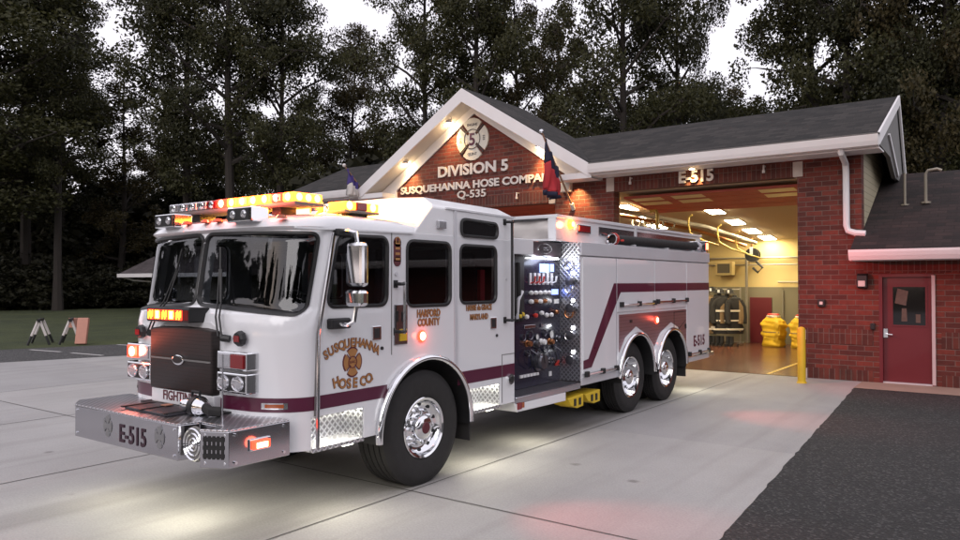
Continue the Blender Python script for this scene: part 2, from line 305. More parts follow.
def lawn():
    m, n, l, b = newmat('lawn'); setp(b, (.04, .05, .015), .95)
    tc = n.new('ShaderNodeTexCoord')
    t = n.new('ShaderNodeTexNoise'); t.inputs['Scale'].default_value = .35; t.inputs['Detail'].default_value = 10; t.inputs['Roughness'].default_value = .7; l.new(tc.outputs['Object'], t.inputs['Vector'])
    rp = n.new('ShaderNodeValToRGB'); e = rp.color_ramp.elements
    e[0].position = .3; e[0].color = (.018, .028, .008, 1); e[1].position = .75; e[1].color = (.07, .085, .022, 1); l.new(t.outputs['Fac'], rp.inputs[0])
    l.new(rp.outputs[0], b.inputs['Base Color'])
    t2 = n.new('ShaderNodeTexNoise'); t2.inputs['Scale'].default_value = 25; l.new(tc.outputs['Object'], t2.inputs['Vector'])
    bp = n.new('ShaderNodeBump'); bp.inputs['Strength'].default_value = 1; bp.inputs['Distance'].default_value = .08; l.new(t2.outputs['Fac'], bp.inputs['Height']); l.new(bp.outputs['Normal'], b.inputs['Normal'])
    return m
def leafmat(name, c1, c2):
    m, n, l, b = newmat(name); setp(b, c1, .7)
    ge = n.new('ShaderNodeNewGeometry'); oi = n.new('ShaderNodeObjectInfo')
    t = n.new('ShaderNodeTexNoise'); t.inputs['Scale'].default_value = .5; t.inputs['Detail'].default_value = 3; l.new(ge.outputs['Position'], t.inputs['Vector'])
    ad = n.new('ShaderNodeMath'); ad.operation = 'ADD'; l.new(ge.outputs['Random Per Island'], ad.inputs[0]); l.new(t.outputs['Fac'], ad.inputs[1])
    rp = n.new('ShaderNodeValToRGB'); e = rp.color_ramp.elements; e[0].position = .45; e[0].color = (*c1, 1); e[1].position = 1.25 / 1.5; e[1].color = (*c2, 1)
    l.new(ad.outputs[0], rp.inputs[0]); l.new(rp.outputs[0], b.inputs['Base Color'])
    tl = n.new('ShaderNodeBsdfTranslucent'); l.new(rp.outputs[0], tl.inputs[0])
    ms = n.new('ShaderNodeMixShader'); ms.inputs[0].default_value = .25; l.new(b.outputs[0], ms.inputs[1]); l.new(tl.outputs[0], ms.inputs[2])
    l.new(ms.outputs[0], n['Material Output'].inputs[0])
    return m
M['concrete'] = concrete(); M['asphalt'] = asphalt('asphalt', .022); M['asphalt2'] = asphalt('asphalt_strip', .05); M['lawn'] = lawn()
M['walk'] = plain('sidewalk', (.3, .24, .19), .85, 0, 0, .2, 3, .2, 60)
M['joint'] = plain('joint', (.09, .085, .08), .9)
M['paint'] = plain('line_paint', (.55, .53, .52), .7, 0, 0, .3, 8)
M['leaf'] = leafmat('leaf_olive', (.015, .019, .005), (.042, .042, .01))
M['leaf2'] = leafmat('leaf_bronze', (.02, .018, .005), (.052, .04, .01))
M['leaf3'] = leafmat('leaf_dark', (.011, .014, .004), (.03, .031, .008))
M['leaf4'] = leafmat('leaf_shaded_green', (.006, .008, .003), (.022, .021, .007))  # undergrowth leaves, their shade put into a near-black green
M['bark'] = plain('bark', (.03, .024, .02), .95, 0, 0, .4, 8, .8, 15)

# ------------------------------------------------------------------ mesh helpers
class MB:
    def __init__(s): s.v = []; s.f = []
    def add(s, v, f):
        o = len(s.v); s.v += [tuple(p) for p in v]; s.f += [tuple(i + o for i in q) for q in f]; return s
    def box(s, x0, x1, y0, y1, z0, z1):
        v = [(x, y, z) for z in (z0, z1) for y in (y0, y1) for x in (x0, x1)]
        return s.add(v, [(0, 2, 3, 1), (4, 5, 7, 6), (0, 1, 5, 4), (2, 6, 7, 3), (0, 4, 6, 2), (1, 3, 7, 5)])
    def prism(s, poly, axis, a, b):
        """polygon in the two other axes (x: (y,z); y: (x,z); z: (x,y)) extruded from a to b"""
        mk = {'x': lambda p, t: (t, p[0], p[1]), 'y': lambda p, t: (p[0], t, p[1]), 'z': lambda p, t: (p[0], p[1], t)}[axis]
        n = len(poly)
        v = [mk(p, a) for p in poly] + [mk(p, b) for p in poly]
        return s.add(v, [tuple(range(n)), tuple(range(2 * n - 1, n - 1, -1))] + [(i, (i + 1) % n, n + (i + 1) % n, n + i) for i in range(n)])
    def tube(s, pts, r, n=10, cap=True):
        pts = [Vector(p) for p in pts]; rs = r if isinstance(r, (list, tuple)) else [r] * len(pts)
        up = None; v = []; f = []
        for i, p in enumerate(pts):
            t = (pts[min(i + 1, len(pts) - 1)] - pts[max(i - 1, 0)]).normalized()
            if up is None: up = Vector((0, 0, 1)) if abs(t.z) < .9 else Vector((1, 0, 0))
            a = t.cross(up).normalized(); b = a.cross(t).normalized(); up = b
            for k in range(n):
                th = 2 * math.pi * k / n; v.append(p + (a * math.cos(th) + b * math.sin(th)) * rs[i])
        for i in range(len(pts) - 1):
            for k in range(n): f.append((i * n + k, i * n + (k + 1) % n, (i + 1) * n + (k + 1) % n, (i + 1) * n + k))
        if cap: f.append(tuple(range(n))[::-1]); f.append(tuple(range((len(pts) - 1) * n, len(pts) * n)))
        return s.add(v, f)
    def lathe(s, prof, c, axis, n=32, a0=0., a1=2 * math.pi, closed=False):
        """prof: (radius, offset along axis)"""
        full = abs(a1 - a0 - 2 * math.pi) < 1e-6; m = n if full else n + 1; v = []; f = []; k = len(prof)
        for i in range(m):
            th = a0 + (a1 - a0) * i / n; ca, sa = math.cos(th), math.sin(th)
            for r, h in prof:
                if axis == 'x': v.append((c[0] + h, c[1] + r * ca, c[2] + r * sa))
                elif axis == 'y': v.append((c[0] + r * ca, c[1] + h, c[2] + r * sa))
                else: v.append((c[0] + r * ca, c[1] + r * sa, c[2] + h))
        for i in range(n):
            j = (i + 1) % m
            for q in range(k if closed else k - 1):
                q2 = (q + 1) % k; f.append((i * k + q, i * k + q2, j * k + q2, j * k + q))
        if not full and closed: f.append(tuple(range(k))); f.append(tuple(range(n * k, n * k + k))[::-1])
        return s.add(v, f)
    def cyl(s, c, axis, r, a, b, n=20): return s.lathe([(1e-7, a), (r, a), (r, b), (1e-7, b)], c, axis, n)
    def build(s, name, mat, parent=None, smooth=False, bevel=0, off=(0, 0, 0), recalc=True, ang=35):
        me = bpy.data.meshes.new(name)
        me.from_pydata([(p[0] - off[0], p[1] - off[1], p[2] - off[2]) for p in s.v], [], s.f)
        if recalc:
            bm = bmesh.new(); bm.from_mesh(me); bmesh.ops.remove_doubles(bm, verts=bm.verts, dist=1e-5)
            bmesh.ops.delete(bm, geom=[q for q in bm.verts if not q.link_faces], context='VERTS')
            bmesh.ops.recalc_face_normals(bm, faces=bm.faces); bm.to_mesh(me); bm.free()
        me.materials.append(mat)
        if smooth:
            for p in me.polygons: p.use_smooth = True
            me.set_sharp_from_angle(angle=R(ang))
        o = bpy.data.objects.new(name, me); col.objects.link(o)
        if parent is not None: o.parent = parent
        if bevel:
            b = o.modifiers.new('bevel', 'BEVEL'); b.width = bevel; b.segments = 2; b.limit_method = 'ANGLE'; b.angle_limit = R(40)
            b.harden_normals = False
        return o
def box(name, mat, parent, x0, x1, y0, y1, z0, z1, bevel=0, off=(0, 0, 0)):
    return MB().box(x0, x1, y0, y1, z0, z1).build(name, mat, parent, bevel=bevel, off=off)
def tag(o, label=None, cat=None, group=None, kind=None):
    if label: o['label'] = label
    if cat: o['category'] = cat
    if group: o['group'] = group
    if kind: o['kind'] = kind
    return o
def empty(name, loc, rz=0, **k):
    o = bpy.data.objects.new(name, None); col.objects.link(o); o.location = loc; o.rotation_euler = (0, 0, rz); o.empty_display_size = .2
    return tag(o, **k)
def copy_tree(o, parent=None):
    c = o.copy(); col.objects.link(c)
    if parent is not None: c.parent = parent
    for ch in list(o.children): copy_tree(ch, c)
    return c
def boolean(o, cutter, op='DIFFERENCE'):
    c = cutter.build('cutter', M['black'], o.parent)
    md = o.modifiers.new('bool', 'BOOLEAN'); md.object = c; md.operation = op; md.solver = 'EXACT'
    bpy.context.view_layer.update(); dg = bpy.context.evaluated_depsgraph_get(); dg.update()
    me = bpy.data.meshes.new_from_object(o.evaluated_get(dg)); o.modifiers.remove(md)
    old = o.data; o.data = me; me.name = old.name
    bpy.data.meshes.remove(old); cm = c.data; bpy.data.objects.remove(c); bpy.data.meshes.remove(cm)
_tc = {}
def text_geo(s, size, extrude=.004, bold=0., align='CENTER', space=1.0):
    cu = bpy.data.curves.new('t', 'FONT'); cu.body = s; cu.size = size; cu.extrude = extrude; cu.offset = bold * size
    cu.align_x = align; cu.align_y = 'BOTTOM_BASELINE' if hasattr(cu, 'align_y') else 'BOTTOM'; cu.space_character = space; cu.resolution_u = 3
    o = bpy.data.objects.new('t', cu); col.objects.link(o)
    dg = bpy.context.evaluated_depsgraph_get(); me = bpy.data.meshes.new_from_object(o.evaluated_get(dg))
    v = [tuple(p.co) for p in me.vertices]; f = [tuple(p.vertices) for p in me.polygons]
    bpy.data.objects.remove(o); bpy.data.curves.remove(cu); bpy.data.meshes.remove(me)
    return v, f
def text(mb, s, size, org, right, up, extrude=.004, bold=0., align='CENTER', xs=1., space=1.):
    v, f = text_geo(s, size, extrude, bold, align, space)
    o, r, u = Vector(org), Vector(right).normalized(), Vector(up).normalized(); nn = r.cross(u)
    mb.add([o + r * p[0] * xs + u * p[1] + nn * p[2] for p in v], f); return mb
def cross_poly(rad, n=5, hub=.34):
    """flared four-armed fire service cross"""
    P = []
    for k in range(4):
        a = math.pi / 2 * k
        P.append((hub * rad, a - R(32)))
        for i in range(n + 1): P.append((rad * (1 - .06 * abs(math.sin(math.pi * i / n * 1)) * -1), a - R(37) + R(74) * i / n))
        P.append((hub * rad, a + R(32)))
    return [(r * math.cos(t), r * math.sin(t)) for r, t in P]
def lamp(name, kind, loc, power, color, size=.1, rot=(0, 0, 0), parent=None, spot=None):
    ld = bpy.data.lights.new(name, kind); ld.energy = power; ld.color = color
    if kind == 'AREA': ld.size = size
    else: ld.shadow_soft_size = size
    if spot: ld.spot_size = R(spot); ld.spot_blend = .95
    o = bpy.data.objects.new(name, ld); col.objects.link(o); o.location = loc; o.rotation_euler = rot
    if parent is not None: o.parent = parent
    return o

# ================================================================== GROUND
def sheet(name, pts, z, mat, **k):
    mb = MB(); mb.add([(p[0], p[1], z) for p in pts], [tuple(range(len(pts)))])
    o = mb.build(name, mat); tag(o, kind='structure', **k); return o
sheet('ground', [(-600, -500), (600, -500), (600, 700), (-600, 700)], -.012, M['lawn'])
dx, dy = .31, 1.0          # the side lane runs a little askew
def lane(x, y, t): return (x + dx * t, y + dy * t)
sheet('side_lane', [lane(-24.4, 8.3, -60), lane(-20.05, 8.3, -60), lane(-20.05, 8.3, 60), lane(-24.4, 8.3, 60)], -.006, M['asphalt2'])
sheet('concrete_apron', [lane(-20.05, 8.3, -30), (-1.1, -8), (-1.0, -21.7), (-1.2, -8), (-1.86, 5.66), (-2.47, 15.2), (-2.5, 16.2), (-17.8, 16.2)][0:1] + [(-1.0, -21.7), (-1.86, 5.66), (-2.47, 15.2), (-2.5, 16.2), (-17.6, 16.2)], 0., M['concrete'])
ed = []
rr0 = random.Random(4); yy_ = 15.1
while yy_ > -21:
    xx_ = -2.45 + (15.13 - yy_) * (.61 / 9.5) if yy_ > 5.66 else -1.84 + (5.66 - yy_) * (.86 / 27.4)
    ed.append((xx_ - .02 + rr0.uniform(-.012, .012), yy_)); yy_ -= rr0.uniform(.1, .3)
sheet('parking_asphalt', [(-.98, -21.7), (40, -21.7), (40, 15.12)] + [(40 - k * .5, 15.12 + rr0.uniform(-.03, .02)) for k in range(1, 84)] + ed, .003, M['asphalt'])
sheet('sidewalk', [(-2.48, 15.14), (40, 15.14), (40, 16.2), (-2.49, 16.2)], .004, M['walk'])
mb = MB()
for x0, y0, x1, y1 in [(-8.05, -21, -8.05, 16.1), (-4.72, -21, -4.62, 16.1), (-11.4, -15, -11.4, 16.1), (-14.75, -8, -14.75, 16.1),
                       (-28, 5.28, -1.9, 5.28), (-28, 1.6, -1.6, 1.6)]:
    d = Vector((x1 - x0, y1 - y0, 0)).normalized(); q = Vector((-d.y, d.x, 0)) * .008
    if x0 < -20: x0 = -20.05 + dx * (y0 - 8.3) + .05
    mb.add([(x0 + q.x, y0 + q.y, .004), (x0 - q.x, y0 - q.y, .004), (x1 - q.x, y1 - q.y, .004), (x1 + q.x, y1 + q.y, .004)], [(0, 1, 2, 3)])
tag(mb.build('concrete_joints', M['joint']), kind='structure')
mb = MB()
for (a, b), (c, d) in [((-23.4, 9.75), (-21.95, 9.95)), ((-21.4, 9.98), (-19.95, 10.12)), ((-23.05, 12.15), (-21.2, 12.4)), ((-24.4, 7.3), (-22.4, 7.6))]:
    mb.add([(a, b, .0), (c, d, .0), (c, d + .1, .0), (a, b + .1, .0)], [(0, 1, 2, 3)])
tag(mb.build('lane_marking', M['paint']), kind='structure')

# ================================================================== FIRE STATION
B0 = (-8.9, 16.2, 0)
st = empty('fire_station', B0, label='single storey brick fire station with white gable, dark shingle roof and open engine bays', cat='fire station')
def B(name, mat, *a, bevel=0, parent=st): return box(name, mat, parent, *a, bevel=bevel, off=B0)
def bb(mb, name, mat, parent=st, **k): return mb.build(name, mat, parent, off=B0, **k)
GX, GS = -11.95, .625      # gable centre line and slope
Y0, Y1 = 16.2, 16.5
# brick wall: one mesh with the two bay openings and the doorway left open
mb = MB()
mb.box(-3.67, -2.19, Y0, Y1, 0, 2.42); mb.box(-3.67, -2.48, Y0, Y1, 2.42, 4.62)
mb.box(-2.19, -1.27, Y0, Y1, 2.11, 2.42); mb.box(-1.27, 8, Y0, Y1, 0, 2.42)
mb.box(-9.43, -7.81, Y0, Y1, 0, 4.62); mb.box(-7.81, -3.67, Y0, Y1, 4.44, 4.62)
mb.box(-19, -14.57, Y0, Y1, 0, 4.62); mb.box(-14.57, -9.43, Y0, Y1, 4.27, 4.62)
mb.prism([(-14.97, 4.62), (-8.93, 4.62), (GX, 6.62)], 'y', Y0, Y1)
mb.box(7.7, 8, Y1, 24, 0, 2.42); mb.box(-19, -18.7, Y1, 24.6, 0, 4.5)
bb(mb, 'wall', M['brick'])
mb = MB(); mb.box(-7.8, -3.75, Y0 - .012, Y1 - .05, 4.13, 4.44); mb.box(-14.37, -9.63, Y0 - .012, Y1 - .05, 3.97, 4.27)
mb.box(-3.67, -2.3, Y0 - .012, Y0 + .01, .72, 1.02); mb.box(-1.16, 8, Y0 - .012, Y0 + .01, .72, 1.02)
mb.box(-3.67, -2.3, Y0 - .012, Y0 + .01, 0, .22); mb.box(-1.16, 8, Y0 - .012, Y0 + .01, 0, .22)
mb.box(-2.45, 8, Y0 - .012, Y0 + .01, 2.13, 2.41)
bb(mb, 'soldier_course', M['soldier'])
for x0, x1, z0, z1 in ((-3.75, -3.56, 4.13, 4.44), (-8.0, -7.8, 4.13, 4.46), (-9.6, -9.42, 3.95, 4.28), (-14.58, -14.4, 3.95, 4.28)):
    B('corner_block', M['stone'], x0, x1, Y0 - .02, Y1 - .04, z0, z1)
B('corner_block', M['stone'], -3.66, -3.5, Y0 - .03, Y0 + .01, .0, .2); B('corner_block', M['stone'], -3.66, -3.52, Y0 - .03, Y0 + .01, .78, .98)
# main roof with a steep back, so it stands as a screen above the bays
RP = [(15.58, 4.74), (18.55, 6.04), (19.62, 4.45), (19.4, 4.4), (18.5, 5.86), (15.62, 4.6)]
bb(MB().prism(RP, 'x', -8.05, -2.1), 'roof', M['roof']); bb(MB().prism(RP, 'x', -19.4, -15.85), 'roof', M['roof'])
for s_ in (1, -1):       # the triangles of main roof that run up to the valleys under the gable roof
    v_ = [(GX + s_ * 3.9, 15.6, 4.75), (GX + s_ * 3.9, 18.55, 6.04), (GX + s_ * 1.3, 18.55, 6.04)]
    bb(MB().add(v_ + [(a, b, c - .12) for a, b, c in v_], [(0, 1, 2), (5, 4, 3), (0, 1, 4, 3), (1, 2, 5, 4), (2, 0, 3, 5)]), 'roof_valley', M['roof'])
bb(MB().prism([(18.5, 6.0), (18.55, 6.04), (19.62, 4.45), (19.4, 4.4)], 'x', -15.85, -8.05), 'roof_back', M['roof'])
bb(MB().prism([(19.3, 4.4), (40, 4.2), (40, 4.05), (19.3, 4.25)], 'x', -19.4, -2.5), 'flat_roof', M['roof'])
for x0, x1 in ((-8.13, -2.08), (-19.4, -15.8)):      # eave trim: fascia, gutter, soffit
    mb = MB()
    mb.box(x0, x1, 15.62, 16.2, 4.47, 4.5)
    mb.prism([(15.6, 4.5), (15.5, 4.52), (15.47, 4.6), (15.45, 4.7), (15.45, 4.725), (15.6, 4.725)], 'x', x0, x1)
    bb(mb, 'gutter', M['trim'])
bb(MB().box(-8.1, -2.06, 15.44, 15.585, 4.728, 4.745), 'drip_edge', M['graytrim'])
mb = MB()
mb.prism([(15.56, 4.765), (18.56, 6.06), (18.56, 5.84), (15.56, 4.53)], 'x', -2.1, -2.06)
mb.prism([(18.56, 6.06), (19.62, 4.46), (19.5, 4.42), (18.56, 5.84)], 'x', -2.1, -2.06)
bb(mb, 'rake_board', M['trim'])
bb(MB().prism([(15.9, 4.6), (18.5, 5.85), (19.5, 4.45), (19.6, 4.2), (18.2, 4.2), (17.4, 4.55)], 'x', -2.2, -2.12), 'rake_panel', M['graytrim'])
bb(MB().prism([(17.05, 4.95), (17.12, 4.99), (18.5, 4.3), (18.4, 4.24)], 'x', -2.12, -2.08), 'rake_trim', M['trim'])
bb(MB().prism([(16.5, 2.5), (16.5, 4.72), (17.6, 5.4), (18.2, 5.5), (19.3, 4.4), (24.6, 4.2), (24.6, 2.5)], 'x', -2.6, -2.48), 'siding', M['siding'])
# gable roof
zA = 7.13; hw = 3.85
def gz(x): return zA - abs(x - GX) * GS
mb = MB()
mb.prism([(GX, zA + .02), (GX + hw, gz(GX + hw) + .02), (GX + hw, gz(GX + hw) - .1), (GX, zA - .12), (GX - hw, gz(GX - hw) - .1), (GX - hw, gz(GX - hw) + .02)], 'y', 15.64, 18.7)
bb(mb, 'roof', M['roof'])
bb(MB().prism([(GX, zA - .1), (GX + 1.8, zA - 1.2), (GX - 1.8, zA - 1.2)], 'y', 18.5, 18.72), 'gable_back', M['graytrim'])
mb = MB()
for s in (1, -1):
    mb.prism([(GX, zA), (GX + s * hw, gz(GX + hw)), (GX + s * hw, gz(GX + hw) - .31), (GX, zA - .36)], 'y', 15.6, 15.64)
bb(mb, 'fascia', M['trim'])
mb = MB()
for s in (1, -1):   # soffit between fascia and brick, frieze board on the brick
    mb.prism([(GX, zA - .33), (GX + s * hw, gz(GX + hw) - .29), (GX + s * hw, gz(GX + hw) - .31), (GX, zA - .355)], 'y', 15.64, 16.2)
bb(mb, 'soffit', M['soffit'])
mb = MB()
for s in (1, -1):
    mb.prism([(GX, 6.79), (GX + s * 3.5, 6.79 - 3.5 * GS), (GX + s * 3.5, 4.42), (GX + s * 2.83, 4.42), (GX + s * 2.83, 4.66), (GX, 6.55)], 'y', 16.15, 16.195)
    x0, x1 = sorted((GX + s * 2.9, GX + s * hw))
    mb.box(x0, x1, 15.62, 16.19, 4.42, 4.56)      # eave return
bb(mb, 'frieze', M['trim'])
# writing on the gable and over the bay
for word, size, x, z, bold, xs in (('DIVISION 5', .41, -12.02, 4.915, .03, 1.19), ('SUSQUEHANNA HOSE COMPANY', .285, -11.97, 4.53, .03, 1.22), ('Q-535', .29, -12.03, 4.27, .016, 1.3), ('E-515', .36, -5.79, 4.2, .03, .98)):
    mb = MB(); text(mb, word, size, (x, Y0 - .035, z), (1, 0, 0), (0, 0, 1), .02, bold, xs=xs); bb(mb, 'wall_lettering', M['letter'])
CX, CZ = -12.0, 5.86
mb = MB(); mb.prism([(CX + x * .93, CZ + z * 1.0) for x, z in cross_poly(.55)], 'y', Y0 - .05, Y0 - .002)
cr = bb(mb, 'fire_emblem', M['cross'])
mb = MB(); mb.lathe([(.255, 0), (.275, 0), (.275, -.012), (.255, -.012)], (CX, Y0 - .05, CZ), 'y', 40, closed=True)
for k in range(4):
    a = R(45 + 90 * k); c, s_ = math.cos(a), math.sin(a); p = (-s_ * .016, c * .016)
    mb.prism([(CX + c * .27 + p[0], CZ + s_ * .27 + p[1]), (CX + c * .27 - p[0], CZ + s_ * .27 - p[1]), (CX + c * .52 - p[0], CZ + s_ * .52 - p[1]), (CX + c * .52 + p[0], CZ + s_ * .52 + p[1])], 'y', Y0 - .055, Y0 - .03)
q = MB(); text(q, '5', .46, (CX, Y0 - .056, CZ - .16), (1, 0, 0), (0, 0, 1), .004, .02); q.build('emblem_number', M['maroon'], cr, off=B0)
text(mb, 'ENGINE', .1, (CX, Y0 - .053, CZ + .36), (1, 0, 0), (0, 0, 1), .003, .01)
text(mb, 'QUINT', .1, (CX, Y0 - .053, CZ - .44), (1, 0, 0), (0, 0, 1), .003, .01)
text(mb, '515', .1, (CX - .36, Y0 - .053, CZ), (0, 0, 1), (-1, 0, 0), .003, .01)
text(mb, '535', .1, (CX + .36, Y0 - .053, CZ), (0, 0, -1), (1, 0, 0), .003, .01)
mb.build('emblem_lettering', M['crossdark'], cr, off=B0)
# downspout
bb(MB().tube([(-2.74, 15.6, 4.52), (-2.74, 15.62, 4.45), (-2.74, 16.08, 4.3), (-2.74, 16.12, 4.15), (-2.74, 16.12, 3.08), (-2.71, 16.12, 2.97), (-2.58, 16.12, 2.92), (-2.4, 16.12, 2.9)], .062, 8), 'downspout', M['trim'], smooth=True)
# annex roof
bb(MB().prism([(15.55, 2.58), (19.2, 4.4), (24.4, 2.4), (24.4, 2.3), (19.2, 4.27), (15.6, 2.45)], 'x', -2.58, 8.4), 'annex_roof', M['roof2'])
mb = MB(); mb.box(-2.6, 8.4, 15.6, 16.2, 2.36, 2.38); mb.prism([(15.6, 2.37), (15.5, 2.37), (15.46, 2.45), (15.44, 2.52), (15.44, 2.565), (15.6, 2.565)], 'x', -2.6, 8.4)
bb(mb, 'annex_gutter', M['trim'])
mb = MB(); mb.tube([(-1.87, 17.5, 3.5), (-1.87, 17.5, 4.2)], .024, 8); mb.tube([(-1.87, 17.5, 3.53), (-1.87, 17.5, 3.56)], .08, 8)
bb(mb, 'vent_pipe', M['pipe'], smooth=True)
mb = MB(); mb.tube([(-1.5, 17.5, 3.5), (-1.5, 17.5, 4.15), (-1.46, 17.5, 4.22), (-1.3, 17.5, 4.24), (-1.22, 17.5, 4.2)], .03, 8); mb.tube([(-1.5, 17.5, 3.55), (-1.5, 17.5, 3.59)], .09, 8)
bb(mb, 'vent_pipe', M['pipe'], smooth=True)
# entrance door
dr = bb(MB().box(-2.13, -1.31, 16.27, 16.32, .03, 2.05), 'entrance_door', M['door'], bevel=.004)
mb = MB(); mb.box(-2.19, -2.13, 16.19, 16.34, 0, 2.11); mb.box(-1.31, -1.27, 16.19, 16.34, 0, 2.11); mb.box(-2.13, -1.31, 16.19, 16.34, 2.05, 2.11)
mb.build('door_frame', M['door'], dr, off=B0)
MB().box(-1.312, -1.255, 16.175, 16.34, .02, 2.08).build('jamb_trim', M['frame'], dr, off=B0)
MB().box(-2.13, -1.31, 16.2, 16.3, .004, .03).build('threshold', M['alu'], dr, off=B0)
MB().box(-1.96, -1.42, 16.262, 16.27, 1.13, 1.86).build('door_glass', M['darkglass'], dr, off=B0)
mb = MB()
for x0, x1, z0, z1 in ((-1.99, -1.96, 1.1, 1.89), (-1.42, -1.39, 1.1, 1.89), (-1.96, -1.42, 1.1, 1.13), (-1.96, -1.42, 1.86, 1.89)): mb.box(x0, x1, 16.258, 16.272, z0, z1)
mb.build('glass_frame', M['door'], dr, off=B0)
mb = MB(); mb.add([(-1.93, 16.26, 1.55), (-1.74, 16.26, 1.5), (-1.7, 16.26, 1.78), (-1.88, 16.26, 1.83)], [(0, 1, 2, 3)]); mb.add([(-1.82, 16.26, 1.2), (-1.72, 16.26, 1.2), (-1.73, 16.26, 1.45), (-1.81, 16.26, 1.45)], [(0, 1, 2, 3)])
mb.add([(-1.58, 16.26, 1.18), (-1.5, 16.26, 1.18), (-1.5, 16.26, 1.34), (-1.58, 16.26, 1.34)], [(0, 1, 2, 3)])
mb.build('door_reflection', M['glass_reflection'], dr, off=B0)  # patches painted on the glass as its reflection
mb = MB(); mb.box(-2.12, -2.05, 16.24, 16.27, .88, 1.05); mb.tube([(-2.085, 16.25, .95), (-2.085, 16.2, .95), (-1.96, 16.19, .94)], .013, 8); mb.cyl((-2.085, 16.25, 1.02), 'y', .025, -.03, 0, 12)
mb.build('door_handle', M['chrome'], dr, off=B0, smooth=True)
B('card_reader', M['black'], -2.34, -2.26, 16.15, 16.2, 1.03, 1.15, bevel=.006)
mb = MB(); mb.box(-3.29, -3.15, 16.13, 16.2, 1.46, 1.6); wb = bb(mb, 'wall_box', M['black'], bevel=.01)
MB().box(-3.25, -3.19, 16.122, 16.13, 1.5, 1.56).build('cover_plate', M['letter'], wb, off=B0)
mb = MB(); mb.prism([(16.2, 1.83), (16.06, 1.85), (16.08, 2.08), (16.14, 2.12), (16.2, 2.12)], 'x', -2.56, -2.38); wlamp = bb(mb, 'wall_lamp', M['black'], bevel=.008)
MB().box(-2.53, -2.41, 16.048, 16.056, 1.87, 1.98).build('lamp_lens', M['letter'], wlamp, off=B0)
for x, z in ((-9.03, 4.33),):
    mb = MB(); mb.box(x - .18, x + .1, 16.05, 16.2, z - .13, z + .1); bb(mb, 'junction_box', M['soffit'], bevel=.01)
for x, z in ((-7.34, 4.33), (-4.31, 4.33), (-10.52, 4.2), (-13.4, 4.2)):
    mb = MB(); mb.tube([(x, 16.2, z + .07), (x, 16.1, z + .08), (x, 16.09, z - .05)], .02, 8); mb.cyl((x, 16.09, z - .08), 'z', .032, 0, .06, 10); bb(mb, 'hose_hook', M['letter'], smooth=True)
# eave lamps that wash the brick
WARM = (1, .6, .22)
for x, z, yy, p in ((-8.75, 4.45, 15.97, 330), (-5.82, 4.46, 16.0, 130), (-12.62, 6.33, 15.9, 150), (-14.2, 5.36, 15.9, 150), (-9.75, 5.36, 15.9, 150)):
    mb = MB(); mb.cyl((x, yy, z), 'z', .075, .0, .04, 16); f_ = bb(mb, 'eave_lamp', M['trim'], smooth=True)
    MB().cyl((x, yy, z), 'z', .055, -.012, -.001, 16).build('lamp_bulb', M['e_eave'], f_, off=B0)
    lamp('eave_light', 'SPOT', (x - B0[0], yy - B0[1], z - .03), p, WARM, .04, (R(14), 0, 0), st, 95)
    if z > 4.6: lamp('eave_glow', 'POINT', (x - B0[0], yy - B0[1] + .06, z - .1), 7, (1, .72, .4), .05, parent=st)
# interior of the bays (seen through the open doors); the ceiling falls towards the back
def ceil(y): return 4.15 - .106 * (y - 16.4)
tag(sheet('bay_floor', [(-18.7, 16.2), (-2.62, 16.2), (-2.62, 24.6), (-18.7, 24.6)], .006, M['bayfloor']))
mb = MB(); mb.add([(-18.7, 16.5, ceil(16.5)), (-2.62, 16.5, ceil(16.5)), (-2.62, 24.5, ceil(24.5)), (-18.7, 24.5, ceil(24.5))], [(0, 1, 2, 3)])
bb(mb, 'ceiling', M['ceil'])
mb = MB(); mb.box(-18.7, -2.6, 24.4, 24.55, 1.79, 4.1); mb.box(-2.75, -2.62, 16.5, 24.4, 1.79, 4.1); mb.box(-18.7, -18.6, 16.5, 24.4, 0, 4.1); mb.box(-3.67, -2.7, 16.5, 16.54, 0, 4.1); mb.box(-9.43, -7.81, 16.5, 16.54, 0, 4.1)
bb(mb, 'inner_wall', M['cream'])
mb = MB(); mb.box(-18.7, -2.6, 24.37, 24.55, 0, 1.79); mb.box(-2.78, -2.62, 16.54, 24.37, 0, 1.79); bb(mb, 'dado', M['dado'])
ind = bb(MB().box(-6.97, -6.3, 24.32, 24.37, .01, 1.46), 'inner_door', M['door'], bevel=.005)
MB().box(-6.4, -6.36, 24.28, 24.33, .7, .76).build('door_handle', M['chrome'], ind, off=B0)
mb = MB()       # raised sectional doors under the ceiling
for x0, x1 in ((-7.75, -3.75), (-14.5, -9.5)):
    for k in range(4):
        y = 16.62 + k * .5; mb.add([(x0, y, ceil(y) - .14), (x1, y, ceil(y) - .14), (x1, y + .47, ceil(y + .47) - .14), (x0, y + .47, ceil(y + .47) - .14), (x0, y, ceil(y) - .09), (x1, y, ceil(y) - .09), (x1, y + .47, ceil(y + .47) - .09), (x0, y + .47, ceil(y + .47) - .09)],
                                   [(0, 1, 2, 3), (4, 5, 6, 7), (0, 1, 5, 4), (2, 3, 7, 6), (1, 2, 6, 5), (0, 3, 7, 4)])
rd = bb(mb, 'raised_bay_door', M['bayred'])
mb = MB()
for x0 in (-7.6, -6.6, -5.6, -4.6):
    for k in (0, 1):
        if x0 == -5.6: continue
        y = 16.68 + k * .5; mb = MB(); mb.add([(x0, y, ceil(y) - .146), (x0 + .75, y, ceil(y) - .146), (x0 + .75, y + .34, ceil(y + .34) - .146), (x0, y + .34, ceil(y + .34) - .146)], [(0, 1, 2, 3)]); mb.build('door_window', M['baywin'], rd, off=B0)
mb = MB()
mb.tube([(-18.5, 24.3, 2.72), (-2.8, 24.3, 2.72)], .03, 8); mb.tube([(-18.5, 24.3, 2.5), (-2.8, 24.3, 2.5)], .022, 8)
